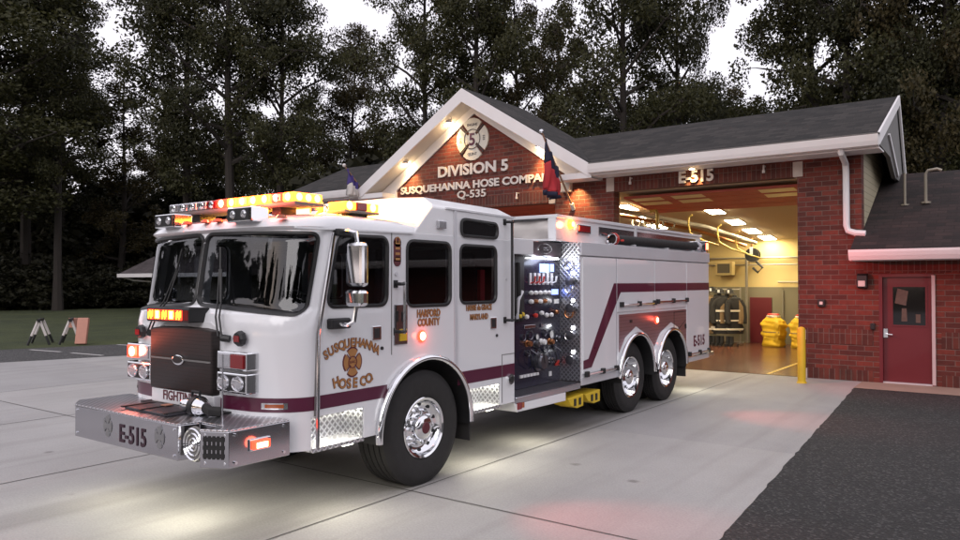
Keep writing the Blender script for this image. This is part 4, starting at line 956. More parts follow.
P(MB().cyl((0, 1.47, .868), 'x', .035, 1.222, 1.23, 16), 'fuel_cap_centre', M['black'], cab, smooth=True)
P(MB().cyl((0, -.43, 2.045), 'x', .02, 1.2, 1.21, 12), 'small_lens', M['alu'], cab)
for z in (2.0,): P(MB().cyl((0, 1.4, 2.0), 'x', .014, 1.2, 1.208, 12), 'small_button', M['alu'], cab)
mb = MB(); mb.box(1.198, 1.208, -.462, -.368, 2.16, 2.35)
mb.cyl((0, -.415, 2.16), 'x', .047, 1.198, 1.208, 16); mb.cyl((0, -.415, 2.34), 'x', .047, 1.198, 1.208, 16)
bd = P(mb, 'company_badge', M['darkred'], cab)
mb = MB()
for z in (2.17, 2.22, 2.27, 2.32): mb.box(1.208, 1.211, -.445, -.385, z, z + .022)
mb.lathe([(.02, 0), (.03, 0), (.03, .003), (.02, .003)], (1.208, -.415, 2.36), 'x', 12, closed=True)
P(mb, 'badge_mark', M['gold'], cab)
# ---- lettering on the cab side: red outline layer, gold layer on top
def side_letters(rows, mat_bold):
    lo, hi = MB(), MB()
    for s, size, y, z, xs, up in rows:
        ang = math.radians(up); rt = (0, math.cos(ang), math.sin(ang)); u = (0, -math.sin(ang), math.cos(ang))
        text(lo, s, size, (1.2035, y, z), rt, u, .0015, .05, xs=xs); text(hi, s, size, (1.2065, y, z), rt, u, .0012, .018, xs=xs)
    return lo, hi
rows = []
word = 'SUSQUEHANNA'; rad = .56; cz = 1.385 - .44
for i, ch in enumerate(word):
    t = -31 + 62 * i / (len(word) - 1); a = R(t)
    rows.append((ch, .105, -.985 + rad * math.sin(a) * 1.0, cz + rad * math.cos(a) - .095 + .0, .92, -t * .85))
rows += [('H', .115, -1.165, 1.085, .95, 14), ('O', .115, -1.095, 1.066, .95, 8), ('S', .115, -1.025, 1.058, .95, 2), ('E', .115, -.955, 1.058, .95, -2), ('C', .115, -.865, 1.064, .95, -10), ('O', .115, -.795, 1.08, .95, -16), ('.', .115, -.745, 1.1, .95, -18)]
rows += [('HARFORD', .098, .04, 1.632, .78, 0), ('COUNTY', .098, .04, 1.545, .8, 0), ('HAVRE de GRACE', .082, .875, 1.668, .72, 0), ('MARYLAND', .082, .875, 1.57, .75, 0)]
for rws in (rows[:11], rows[11:15], rows[15:18]) + tuple([r_] for r_ in rows[18:]):
    lo, hi = side_letters(rws, 0); q = P(hi, 'lettering', M['gold'], cab); P(lo, 'lettering_outline', M['darkred'], cab)
em = P(MB().prism([(-.985 + x * .87, 1.278 + z) for x, z in cross_poly(.125)], 'x', 1.2, 1.204), 'door_emblem', M['darkred'], cab)
mb = MB()
mb.prism([(-.985 + x * .87, 1.278 + z) for x, z in cross_poly(.112, 5, .36)], 'x', 1.2045, 1.206)
P(mb, 'emblem_face', M['gold'], cab)
mb = MB(); mb.lathe([(.045, 0), (.052, 0), (.052, .003), (.045, .003)], (1.206, -.985, 1.278), 'x', 24, closed=True)
for k in range(4):
    a = R(45 + 90 * k); c, s_ = math.cos(a), math.sin(a); mb.prism([(-.985 + c * .04 - s_ * .004, 1.278 + s_ * .04 + c * .004), (-.985 + c * .04 + s_ * .004, 1.278 + s_ * .04 - c * .004), (-.985 + c * .1 + s_ * .004, 1.278 + s_ * .1 - c * .004), (-.985 + c * .1 - s_ * .004, 1.278 + s_ * .1 + c * .004)], 'x', 1.206, 1.2085)
text(mb, 'S.H.C.', .03, (1.2075, -.985, 1.27), (0, 1, 0), (0, 0, 1), .001, .01)
P(mb, 'emblem_lines', M['darkred'], cab)
# ---- steps with lamps
for s in (1, -1):
    for y0, y1, zt in ((-1.435, -.85, .86), (.695, 1.265, .835)):
        mb = MB(); x0, x1 = sorted((s * .935, s * 1.21)); mb.box(x0, x1, y0, y1, .575, .612); stp = P(mb, 'cab_step', M['tread'], bevel=.004)
        mb = MB(); mb.box(*sorted((s * .932, s * .945)), y0, y1, .612, zt); mb.box(x0, x1 - (.02 if s > 0 else 0), y1 - .006, y1, .612, zt); P(mb, 'step_back', M['tread'], stp)
        if s > 0:
            P(MB().box(1.0, 1.12, y1 - .2, y1 - .05, zt - .012, zt - .004), 'step_lamp', M['e_step'], stp)
            P(MB().box(1.13, 1.17, (y0 + y1) / 2 + .08, (y0 + y1) / 2 + .2, .56, .574), 'ground_lamp', M['e_step'], stp)
            lamp('step_light', 'AREA', (1.05, y1 - .12, zt - .02), .9, (1, .95, .74), .15, (0, 0, 0), tk)
            lamp('ground_light', 'AREA', (1.12, (y0 + y1) / 2, .555), 5.5 if y0 > 0 else 4, (1, .95, .74), .2, (0, R(-18), 0), tk)
# ---- front: grille, head lamps, sign, markers, wipers
P(MB().prism([(-.462, 1.03), (.467, 1.03), (.467, 1.56), (.3, 1.58), (0, 1.585), (-.3, 1.58), (-.462, 1.56)], 'y', -1.87, -1.76), 'grille', M['grille'], bevel=.015)
P(MB().box(-.45, .455, -1.878, -1.868, 1.295, 1.31), 'grille_bar', M['graytrim'])
mb = MB(); mb.lathe([(.001, 0), (.085, 0), (.085, -.014), (.07, -.018), (.001, -.018)], (0, -1.872, 1.3), 'y', 32)
mb.v = [(x * 1.0, y, 1.3 + (z - 1.3) * .5) for x, y, z in mb.v]; P(mb, 'grille_emblem', M['chrome'], smooth=True)
mb = MB(); mb.lathe([(.001, 0), (.068, 0), (.068, -.006), (.001, -.006)], (0, -1.889, 1.3), 'y', 32); mb.v = [(x, y, 1.3 + (z - 1.3) * .42) for x, y, z in mb.v]; P(mb, 'emblem_face', M['black'], smooth=True)
P(MB().prism([(-.50, 1.0), (.50, 1.0), (.50, 1.56), (.33, 1.635), (-.33, 1.635), (-.50, 1.56)], 'y', -1.79, -1.74), 'grille_surround', M['white'], bevel=.01)
P(MB().box(-.47, .47, -1.85, -1.74, .90, 1.025), 'grille_apron', M['white'], bevel=.01)
mb = MB(); text(mb, "FIGHTIN' 5", .115, (-.02, -1.8525, .938), (1, 0, 0), (0, 0, 1), .0015, .015, xs=.95); P(mb, 'apron_lettering', M['darkred'])
P(MB().box(-.56, .6, -1.9, -1.72, .84, .9), 'apron_gap', M['black'])
def yfront(x): return -1.80 + .05 * (abs(x) / .8) ** 2
for s in (1, -1):
    for z0, z1, kind in ((1.255, 1.405, 'warn'), (1.07, 1.235, 'head')):
        x0, x1 = sorted((s * .50, s * .90))
        hb = P(MB().box(x0, x1, -1.845, -1.72, z0, z1), 'headlight_bezel', M['chrome'], bevel=.012)
        if kind == 'head':
            P(MB().box(x0 + .025, x1 - .025, -1.849, -1.84, z0 + .02, z1 - .02), 'headlight_backing', M['black'], hb)
            for xx in (.6, .79):
                mb = MB(); mb.lathe([(.001, -.008), (.03, -.012), (.055, -.006), (.062, .004), (.075, -.004), (.078, .01)], (s * xx, -1.853, (z0 + z1) / 2), 'y', 20)
                mb.v = [(s * xx + (x - s * xx) * 1.05, y, (z0 + z1) / 2 + (z - (z0 + z1) / 2) * .8) for x, y, z in mb.v]
                P(mb, 'headlight', M['lensclear'], hb, smooth=True)
        else:
            lit = s < 0
            xa, xb = sorted((s * .70, s * .87)); P(MB().box(xa, xb, -1.86, -1.842, z0 + .018, z1 - .018), 'warning_lens', M['e_lensred'] if lit else M['lensred'], hb, bevel=.006)
            if lit: P(MB().cyl((s * .785, -1.861, (z0 + z1) / 2), 'y', .045, -.006, 0, 16), 'flasher_lamp', M['e_pale'], hb)
            xa, xb = sorted((s * .53, s * .685)); P(MB().box(xa, xb, -1.852, -1.842, z0 + .018, z1 - .018), 'signal_lens', M['lensclear'], hb, bevel=.006)
    mk = P(MB().lathe([(.001, -.03), (.05, -.03), (.062, -.015), (.065, .02)], (s * .745, -1.80, 1.51), 'y', 8), 'marker_lamp', M['black'])
    P(MB().box(s * .745 - .035, s * .745 + .035, -1.836, -1.828, 1.485, 1.535), 'marker_lens', M['lensred'], mk)
    # wipers
    bx = s * .56
    P(MB().tube([(bx + .04 * s, -1.79, 1.50), (bx - .02 * s, -1.83, 1.51)], .03, 8), 'wiper_base', M['black'], smooth=True)
    for dxx in (0, .05):
        P(MB().tube([(bx - dxx * s, -1.84, 1.52), (bx - (.07 + dxx) * s, -1.815, 1.68), (bx - (.13 + dxx) * s, -1.755, 1.80), (bx - (.22 + dxx * .6) * s, -1.69, 2.08)], .0085, 6), 'wiper_arm', M['black'], smooth=True)
    P(MB().tube([(bx - .17 * s, -1.735, 1.80), (bx - .27 * s, -1.665, 2.27)], .011, 6), 'wiper_blade', M['black'], smooth=True)
    P(strip(1.25, 1.5, .955, .985, .008, s, 6), 'turn_lens', M['lensamber'], cab)
    P(strip(1.2, 1.55, .945, .995, .005, s, 6), 'turn_bezel', M['chrome'], cab)
lamp('front_flash', 'POINT', (-.8, -1.93, 1.33), 3, (1, .16, .08), .05, parent=tk)
sg = TB('message_sign', M['black'], -.42, .235, -1.93, -1.73, 1.625, 1.75, bevel=.01)
mb = MB()
for i in range(5):
    x = -.385 + i * .108
    mb.box(x, x + .088, -1.937, -1.931, 1.645, 1.73)
P(mb, 'sign_lamps', M['e_lensred'], sg)
mb = MB()
for i in range(5):
    x = -.385 + i * .108
    for q in range(4): mb.box(x + .004 + q * .021, x + .018 + q * .021, -1.9395, -1.9375, 1.65 + .02 * (q % 2), 1.71 + .015 * ((q + i) % 2))
P(mb, 'sign_letters', M['e_sign'], sg)
mb = MB()
for i in (1, 3): mb.box(-.385 + i * .108 + .02, -.385 + i * .108 + .07, -1.942, -1.9375, 1.655, 1.72)
P(mb, 'sign_bright_lamps', M['e_amber'], sg)
P(MB().box(.162, .225, -1.937, -1.931, 1.645, 1.73), 'sign_end_lens', M['lensred'], sg)
# ---- roof: brow lamps, markers, light bar, horn, side bar
for x in (-.55, .57):
    hb = TB('brow_lamp', M['chrome'], x - .16, x + .16, -1.69, -1.5, 2.475, 2.60, bevel=.01)
    P(MB().box(x - .145, x + .145, -1.696, -1.691, 2.49, 2.585), 'lamp_face', M['black'], hb)
    for k in (-.075, .075): P(MB().lathe([(.001, -.012), (.025, -.01), (.036, 0), (.038, .004)], (x + k, -1.698, 2.537), 'y', 14), 'lamp_lens', M['lensclear'], hb, smooth=True)
for x in (-.3, 0, .18, .95):
    P(MB().lathe([(.001, .03), (.03, .025), (.05, .0)], (x, -1.62 + .05 * (x / .8) ** 2, 2.5), 'z', 12), 'roof_marker', M['lensamber'], smooth=True)
lb = TB('light_bar', M['graytrim'], -.95, .95, -1.40, -1.08, 2.625, 2.655, bevel=.01)
for x in (-.6, .6): P(MB().box(x - .06, x + .06, -1.32, -1.15, 2.56, 2.626), 'bar_foot', M['black'], lb)
NS = 12
for i in range(NS):
    x0 = -.94 + i * 1.88 / NS; x1 = x0 + 1.88 / NS - .012; lit = i in (6, 7, 8, 9, 10, 11)
    mt = M['lensred'] if i == 4 else (M['e_lensred'] if i in (5, 10) else M['e_lensamb'] if lit else M['lensclear'])
    ln = P(MB().box(x0, x1, -1.405, -1.08, 2.656, 2.735), 'bar_lens', mt, lb, bevel=.012)
    P(MB().lathe([(.001, -.012), (.028, -.01), (.036, 0)], ((x0 + x1) / 2, -1.404, 2.695), 'y', 14), 'lens_lamp', M['e_amber'] if lit and i != 10 else M['e_pale'] if i == 5 else M['chrome'], ln, smooth=True)
for i, y in enumerate((-1.34, -1.24, -1.14)): P(MB().lathe([(.001, .012), (.026, .01), (.034, 0)], (.928, y, 2.695), 'x', 14), 'end_lamp', M['e_amber'], lb, smooth=True)
sb = TB('side_light_bar', M['graytrim'], .74, .98, -.86, -.42, 2.60, 2.625, bevel=.01)
for i in range(3): P(MB().box(.745, .975, -.855 + i * .146, -.855 + i * .146 + .138, 2.626, 2.70), 'bar_lens', (M['e_lensamb'], M['lensred'], M['e_lensamb'])[i], sb, bevel=.01)
P(MB().box(.82, .9, -.75, -.5, 2.53, 2.6), 'bar_foot', M['black'], sb)
mb = MB(); mb.lathe([(.03, .3), (.025, .1), (.04, -.05), (.1, -.14), (.105, -.145), (.09, -.14), (.03, -.04), (.001, .0)], (.5, -.62, 2.66), 'y', 20); mb.tube([(.5, -.5, 2.55), (.5, -.5, 2.64)], .02, 8)
P(mb, 'air_horn', M['chrome'], smooth=True)
mb = MB(); mb.lathe([(.03, .3), (.025, .1), (.04, -.05), (.1, -.14), (.105, -.145), (.09, -.14), (.03, -.04), (.001, .0)], (-.5, -.62, 2.66), 'y', 20); mb.tube([(-.5, -.5, 2.55), (-.5, -.5, 2.64)], .02, 8)
P(mb, 'air_horn', M['chrome'], smooth=True)
AMB = (1, .4, .01)
for yy in (-.8, -.5): P(MB().lathe([(.001, .012), (.03, .01), (.04, 0)], (.975, yy, 2.663), 'x', 14), 'end_lamp', M['e_amber'], sb, smooth=True)
lamp('bar_light', 'POINT', (.55, -.98, 2.74), 80, AMB, .06, parent=tk)
lamp('bar_light', 'POINT', (.75, -.36, 2.72), 70, AMB, .05, parent=tk)
lamp('bar_light', 'POINT', (0, -.75, 2.74), 75, (1, .36, .05), .06, parent=tk)
lamp('bar_light', 'POINT', (.6, -1.52, 2.72), 20, (1, .1, .05), .06, parent=tk)
lamp('bar_light', 'POINT', (.1, -1.52, 2.72), 16, (1, .1, .05), .06, parent=tk)
lamp('bar_light', 'POINT', (.75, -1.0, 2.79), 18, (1, .08, .04), .06, parent=tk)
# ---- mirror
for s in (1, -1):
    mr = P(MB().box(*sorted((s * 1.30, s * 1.50)), -1.17, -1.08, 1.93, 2.30), 'mirror', M['chrome'] if s > 0 else M['black'], bevel=.03)  # far mirror black: the dark trees it would reflect are put into its colour
    P(MB().box(*sorted((s * 1.30, s * 1.50)), -1.18, -1.08, 1.765, 1.905), 'lower_mirror', M['chrome'], mr, bevel=.03)
    P(MB().box(*sorted((s * 1.32, s * 1.48)), -1.079, -1.072, 1.96, 2.27), 'mirror_glass', M['darkglass'], mr)
    P(MB().tube([(s * 1.2, -1.13, 2.39), (s * 1.3, -1.14, 2.40), (s * 1.4, -1.14, 2.38), (s * 1.41, -1.13, 2.28)], .018, 8), 'upper_arm', M['chrome'], mr, smooth=True)
    P(MB().tube([(s * 1.2, -1.2, 1.62), (s * 1.34, -1.17, 1.61), (s * 1.39, -1.15, 1.64), (s * 1.4, -1.13, 1.78)], .018, 8), 'lower_arm', M['chrome'], mr, smooth=True)
    mb = MB(); mb.box(*sorted((s * 1.196, s * 1.26)), -1.2, -1.05, 2.36, 2.42); P(mb, 'arm_bracket', M['black'], mr, bevel=.012)
    mb = MB(); mb.box(*sorted((s * 1.196, s * 1.27)), -1.28, -1.06, 1.575, 1.665); P(mb, 'arm_bracket', M['black'], mr, bevel=.015)
# ---- bumper
BP = [(-.936, -2.295), (.66, -2.295), (.70, -2.13), (.985, -2.13), (.985, -2.315), (1.19, -2.215), (1.2, -1.66), (-1.14, -1.68), (-1.14, -2.16)]
bm_ = P(MB().prism(BP, 'z', .603, .874), 'bumper', M['steel'], bevel=.006)
P(MB().prism([(x * 1.003, y * 1.002) for x, y in BP], 'z', .8745, .887), 'bumper_deck', M['tread'], bm_, bevel=.003)
mb = MB(); text(mb, 'E-515', .205, (.022, -2.2985, .652), (1, 0, 0), (0, 0, 1), .002, .016, xs=.88); P(mb, 'bumper_number', M['numdark'], bm_)
for x in (-.37, .42):
    mb = MB(); mb.prism([(x + a * .75, .755 + b) for a, b in cross_poly(.085)], 'y', -2.3, -2.2955)
    for k in range(5): mb.prism([(x + .05 * math.cos(k * 1.3) - .02, .755 + .07 * math.sin(k * 1.3)), (x + .05 * math.cos(k * 1.3) + .02, .76 + .07 * math.sin(k * 1.3)), (x + .07 * math.cos(k * 1.3), .77 + .09 * math.sin(k * 1.3))], 'y', -2.301, -2.2957)
    P(mb, 'bumper_mark', M['markgrey'], bm_)
for x, z in ((-.9, .84), (-.9, .64), (.62, .84), (.62, .64)): P(MB().cyl((x, -2.296, z), 'y', .01, -.008, 0, 8), 'bumper_bolt', M['chrome'], bm_)
for x in (1.02, 1.16):
    for z in (.64, .845): P(MB().cyl((x, -2.3 + (x - 1.0) * .49, z), 'y', .012, -.01, .02, 8), 'bumper_bolt', M['chrome'], bm_)
for y in (-2.16, -1.72):
    for z in (.64, .845): P(MB().cyl((0, y, z), 'x', .012, 1.19, 1.208, 8), 'bumper_bolt', M['chrome'], bm_)
mb = MB()
for r0 in (.125, .09, .055, .025): mb.lathe([(r0, -.01), (r0 - .008, -.02), (r0 - .016, -.01)], (.82, -2.255, .745), 'y', 28)
P(mb, 'siren_ring', M['chrome'], bm_, smooth=True)
P(MB().lathe([(.001, .0), (.13, 0), (.135, .02)], (.82, -2.26, .745), 'y', 28), 'siren', M['graytrim'], bm_, smooth=True)
mb = MB()      # black slotted vent with emblem on the slanted corner face
d = Vector((1.19 - .985, -2.215 + 2.315, 0)).normalized(); nf = Vector((d.y, -d.x, 0)); o_ = Vector((1.085, -2.266, .755)) + nf * .004
for k in range(5):
    c0 = o_ + d * (-.07 + .035 * k); mb.add([c0 - d * .011 + Vector((0, 0, -.085)), c0 + d * .011 + Vector((0, 0, -.085)), c0 + d * .011 + Vector((0, 0, .085)), c0 - d * .011 + Vector((0, 0, .085))], [(0, 1, 2, 3)])
for k in (-.06, 0, .06): mb.add([o_ + nf * .002 - d * .085 + Vector((0, 0, k - .015)), o_ + nf * .002 + d * .085 + Vector((0, 0, k - .015)), o_ + nf * .002 + d * .085 + Vector((0, 0, k + .015)), o_ + nf * .002 - d * .085 + Vector((0, 0, k + .015))], [(0, 1, 2, 3)])
P(mb, 'horn_vent', M['black'], bm_)
mb = MB(); mb.box(1.198, 1.212, -2.045, -1.855, .70, .79); fb = P(mb, 'flasher_bezel', M['chrome'], bm_, bevel=.005)
P(MB().box(1.212, 1.235, -2.03, -1.87, .712, .778), 'flasher', M['e_lensred'], bm_, bevel=.01); P(MB().box(1.235, 1.239, -2.0, -1.9, .722, .762), 'flasher_lamp', M['e_pale'], bm_)
lamp('bumper_flash', 'POINT', (1.29, -1.95, .74), .5, (1, .1, .05), .05, parent=tk)
mb = MB(); mb.add([(-.3, -2.2, .905), (.3, -2.2, .905), (.42, -1.93, .915), (-.38, -1.9, .915)], [(0, 1, 2, 3)]); q = MB().box(-.32, .34, -2.18, -1.92, .888, .91)
hc = P(q, 'hose_cover', M['hosecover'], bm_, bevel=.008)
mb = MB()
for x in (-.33, -.06, .3): mb.box(x, x + .035, -2.21, -1.9, .908, .918)
P(mb, 'cover_strap', M['black'], bm_)
mb = MB()
for x in (-.05, .31): mb.box(x - .015, x + .055, -2.0, -1.93, .9185, .926)
P(mb, 'strap_buckle', M['strap'], bm_)
nz = empty('hose_nozzle', (.30, -1.87, .955), label='chrome hose nozzle lying on the front bumper deck below the grille', cat='nozzle'); nz.location = (T0[0] + .42, T0[1] - 1.98, .955)
MB().lathe([(.001, -.16), (.05, -.16), (.06, -.1), (.05, -.06), (.075, -.02), (.08, .06), (.06, .1), (.045, .14), (.001, .14)], (0, 0, 0), 'x', 20).build('barrel', M['chrome'], nz, smooth=True)
MB().lathe([(.078, -.03), (.088, -.03), (.088, .03), (.078, .03)], (.02, 0, 0), 'x', 20).build('grip_band', M['black'], nz, smooth=True)
MB().tube([(.13, 0, 0), (.2, 0, -.02), (.25, .06, -.03)], .04, 10).build('hose_coupling', M['rubber'], nz, smooth=True)
MB().tube([(-.05, 0, .07), (-.05, 0, .12), (.05, 0, .12), (.05, 0, .07)], .012, 8).build('bale_handle', M['black'], nz, smooth=True)
P(MB().tube([(.95, -2.1, .88), (.95, -2.1, 1.42)], .006, 6), 'corner_marker_rod', M['steel'], bm_)
# ---- wheels
def tyre(s, y, xo, r, w, rim_r):
    z = r; xi = xo - w; mb = MB()
    prof = [(rim_r, xi + .02), (rim_r + .03, xi + .004), (r * .78, xi - .0), (r - .05, xi + .008), (r - .018, xi + .03)]
    k = 5; gw = (w - .06) / k
    for i in range(k):
        a = xi + .03 + i * gw
        prof += [(r, a + .006), (r + .003, a + gw * .5), (r, a + gw - .008), (r - .013, a + gw - .006), (r - .013, a + gw + .004)]
    prof = prof[:-2]
    prof += [(r - .018, xo - .03), (r - .05, xo - .008), (r * .86, xo), (r * .78, xo + .002), (rim_r + .06, xo - .004), (rim_r + .03, xo - .01), (rim_r, xo - .03)]
    prof = [(a, (b if s > 0 else -b)) for a, b in prof]
    mb.lathe(prof, (0, y, z), 'x', 72); return mb
def wheel(s, y, xo, r, w, rim_r, dish, hubx, inner=None):
    tm = tyre(s, y, xo, r, w, rim_r)
    # cross-cut tread lugs on the shoulder
    N = 44
    for i in range(N):
        a = 2 * math.pi * i / N
        for sx in (0, 1):
            x0 = xo - .085 if sx else xo - w + .03; m = Matrix.Translation((0, y, r)) @ Matrix.Rotation(a + (sx * .07), 4, 'X')
            q = MB().box(*sorted((s * x0, s * (x0 + .05))), -.02, .02, r - .03, r - .008); tm.add([m @ Vector(p) for p in q.v], q.f)
    t = P(tm, 'wheel', M['rubber'], smooth=True, ang=40)
    sx = lambda h: h * s
    pr = [(rim_r + .004, sx(xo - .035)), (rim_r + .012, sx(xo - .012)), (rim_r + .004, sx(xo - .004)), (rim_r - .018, sx(xo - .012)), (rim_r - .03, sx(xo - .05)), (rim_r - .05, sx(xo - dish * .8)), (rim_r - .075, sx(xo - dish)), (.15, sx(xo - dish + .012)), (.13, sx(xo - dish + .02)), (.125, sx(hubx - .03)), (.11, sx(hubx - .01)), (.085, sx(hubx)), (.001, sx(hubx))]
    rm = P(MB().lathe(pr, (0, y, r), 'x', 56), 'rim', M['chrome'], t, smooth=True, ang=50)
    mb = MB()
    for i in range(10):
        a = 2 * math.pi * i / 10; c = (0, y + .165 * math.cos(a), r + .165 * math.sin(a)); mb.cyl(c, 'x', .019, sx(xo - dish), sx(xo - dish + .05), 6)
        a += math.pi / 10; rr_ = rim_r - .062; c = (0, y + rr_ * math.cos(a), r + rr_ * math.sin(a)); P(MB().cyl(c, 'x', .018, sx(xo - dish - .01), sx(xo - dish + .018), 14), 'hand_hole', M['black'], t)
    P(mb, 'lug_nut', M['chrome'], t, smooth=True)
    P(MB().lathe([(.001, sx(hubx + .012)), (.05, sx(hubx + .01)), (.06, sx(hubx - .002))], (0, y, r), 'x', 20), 'hub_cap', M['darkred'] if dish < .1 else M['chrome'], t, smooth=True)
    return t
for s in (1, -1):
    wheel(s, 0, 1.19, .553, .40, .285, .085, 1.20)
    for y in (4.88, 6.27):
        wheel(s, y, 1.13, .53, .28, .30, .15, 1.12)
        P(tyre(s, y, .80, .53, .28, .30), 'inner_tyre', M['rubber'], smooth=True)
for y in (0, 4.88, 6.27): P(MB().tube([(-1.0, y, .54), (1.0, y, .54)], .09, 12), 'axle', M['black'], smooth=True)
# ---- fenders
for s in (1, -1):
    pr = [(.665, s * 1.19), (.70, s * 1.195), (.715, s * 1.235), (.70, s * 1.262), (.672, s * 1.268), (.655, s * 1.25)]
    P(MB().lathe(pr, (0, 0, .553), 'x', 44, R(-3), R(183), True), 'fender_trim', M['chrome'], smooth=True, ang=80)
    P(MB().lathe([(.655, s * .62), (.655, s * 1.24)], (0, 0, .553), 'x', 40, R(-5), R(185)), 'wheel_liner', M['black'])
    for y, a0, a1 in ((4.88, 0, 178), (6.27, 0, 178)):
        pr = [(.61, s * 1.18), (.635, s * 1.2), (.655, s * 1.235), (.64, s * 1.265), (.61, s * 1.27), (.595, s * 1.25)]
        P(MB().lathe(pr, (0, y, .56), 'x', 40, R(a0), R(a1), True), 'fender_trim', M['chrome'], smooth=True, ang=80)
        P(MB().lathe([(.598, s * .5), (.598, s * 1.24)], (0, y, .56), 'x', 40, R(-5), R(185)), 'wheel_liner', M['black'])
    P(MB().box(*sorted((s * .8, s * 1.2)), .70, .715, .31, .62), 'mud_flap', M['rubber'])
    P(MB().box(*sorted((s * .7, s * 1.2)), 6.93, 6.945, .33, .62), 'mud_flap', M['rubber'])
# ---- chassis
mb = MB()
for s in (1, -1): mb.box(*sorted((s * .36, s * .46)), -1.7, 8.1, .55, .8)
mb.box(-.9, .9, -1.5, -.75, .62, 1.0); mb.box(-.6, .6, -.7, 1.5, .6, 1.1); mb.box(-.88, .88, 1.55, 4.2, .5, .68); mb.box(-.6, .6, 4.0, 7.6, .66, 1.0)
P(mb, 'chassis', M['black'])
# ---- pump module
pm = P(MB().box(-.9, .895, 1.62, 3.14, .64, 2.48), 'pump_module', M['panel'])
P(MB().box(.895, .904, 2.0, 3.125, .66, 2.285), 'pump_panel', M['panel'], pm)
P(MB().box(.897, .925, 2.26, 3.125, 2.30, 2.485), 'module_sign', M['sign'], pm, bevel=.006)
mb = MB(); mb.lathe([(.12, 0), (.135, 0), (.135, .008), (.12, .008)], (.926, 2.7, 2.395), 'x', 36, closed=True); mb.v = [(x, 2.7 + (y - 2.7) * 1.25, 2.395 + (z - 2.395) * .48) for x, y, z in mb.v]
mb.box(.926, .932, 2.62, 2.78, 2.375, 2.385); mb.box(.926, .932, 2.64, 2.76, 2.40, 2.41)
P(mb, 'sign_mark', M['chrome'], pm)
P(MB().box(.80, 1.04, 1.64, 2.24, 2.3, 2.49), 'hose_tray', M['white'], pm, bevel=.008)
P(MB().box(.897, .915, 1.64, 2.22, 1.5, 2.28), 'dark_recess', M['black'], pm)
for k in range(4):
    P(MB().tube([(.93, 1.72 + k * .11, 2.2), (.95, 1.7 + k * .11, 1.9), (.93, 1.78 + k * .1, 1.6), (.92, 1.9 + k * .08, 1.5)], .035, 8), 'preconnect_hose', M['rubber'], pm, smooth=True)
P(MB().tube([(.95, 2.0, 1.52), (.97, 2.0, 1.75), (.95, 2.12, 1.85)], .022, 8), 'drain_pipe', M['alu'], pm, smooth=True)
px = .905
for y in (2.47, 2.86): 
    P(MB().prism([(y - .08, 2.262), (y + .08, 2.262), (y + .06, 2.28), (y - .06, 2.28)], 'x', px, px + .09), 'panel_lamp', M['e_white'], pm)
lamp('panel_light', 'AREA', (1.0, 2.65, 2.25), 1.6, (.7, .78, 1), .3, (0, R(25), 0), tk)
P(MB().box(px, px + .01, 2.6, 2.82, 2.09, 2.2), 'display', M['e_blue'], pm)
P(MB().box(px, px + .008, 2.86, 2.95, 2.1, 2.2), 'display', M['e_white'] if False else M['e_blue'], pm)
for i in range(6):
    y = 2.37 + i * .105; mt = M['leverred'] if i < 3 else M['leverwht']
    g = P(MB().box(px, px + .012, y - .025, y + .025, 1.93, 2.08), 'lever_plate', M['alu'], pm)
    P(MB().tube([(px + .01, y, 1.95), (px + .07, y, 1.97), (px + .08, y, 2.04)], [.01, .01, .014], 8), 'lever', mt, pm, smooth=True)
for i in range(5):
    y = 2.35 + i * .11
    P(MB().lathe([(.001, .06), (.022, .055), (.028, .03), (.016, .0)], (px, y, 1.83), 'x', 12), 'valve_knob', M['leverwht'], pm, smooth=True)
    P(MB().lathe([(.001, .06), (.024, .055), (.03, .02), (.02, .0)], (px, y, 1.72), 'x', 12), 'valve_knob', M['copper'] if i % 2 else M['leverwht'], pm, smooth=True)
P(MB().box(px, px + .008, 2.9, 3.06, 1.80, 1.87), 'name_plate', M['e_blue'], pm); P(MB().box(px, px + .008, 2.96, 3.08, 1.68, 1.74), 'name_plate', M['leverwht'], pm)
for i, (y, mt) in enumerate(((2.08, 'leveryel'), (2.14, 'leveryel'), (2.24, 'leverwht'), (2.45, 'leverred'), (2.6, 'leverwht'), (2.72, 'leverwht'), (2.84, 'leverwht'), (2.98, 'copper'))):
    P(MB().lathe([(.001, .06), (.024, .055), (.03, .03), (.016, .0)], (px, y, 1.55 + .02 * math.sin(i * 2)), 'x', 12), 'valve_cap', M[mt], pm, smooth=True)
for y in (2.22, 2.62): P(MB().box(px, px + .015, y, y + .26, 1.385, 1.43), 'level_gauge', M['steel'], pm, bevel=.004)
rn = random.Random(3)
for i in range(9):      # gauges
    y, z = ((2.2, 1.28), (2.36, 1.3), (2.52, 1.27), (2.7, 1.31), (2.88, 1.28), (2.3, 1.08), (2.5, 1.1), (2.72, 1.1), (2.95, 1.12))[i]; r_ = .042 + .016 * (i % 3 == 1)
    g = P(MB().lathe([(r_ * .82, .014), (r_, .022), (r_, .0)], (px, y, z), 'x', 24), 'gauge', M['darksteel'], pm, smooth=True)
    P(MB().lathe([(.001, .012), (r_ * .82, .012)], (px, y, z), 'x', 24), 'gauge_face', M['leverwht'] if i in (2, 4) else M['panel'], pm)
for i in range(7):      # discharge fittings
    y, z = ((2.28, 1.2), (2.46, 1.18), (2.62, 1.2), (2.82, 1.19), (3.02, 1.22), (2.55, .97), (2.84, .95))[i]
    c = (M['copper'], M['darksteel'], M['leverwht'], M['copper'], M['darksteel'], M['darksteel'], M['steel'])[i]
    P(MB().lathe([(.001, .08), (.032, .078), (.038, .05), (.032, .045), (.032, .02), (.042, .015), (.042, 0)], (px, y, z), 'x', 16), 'discharge_cap', c, pm, smooth=True)
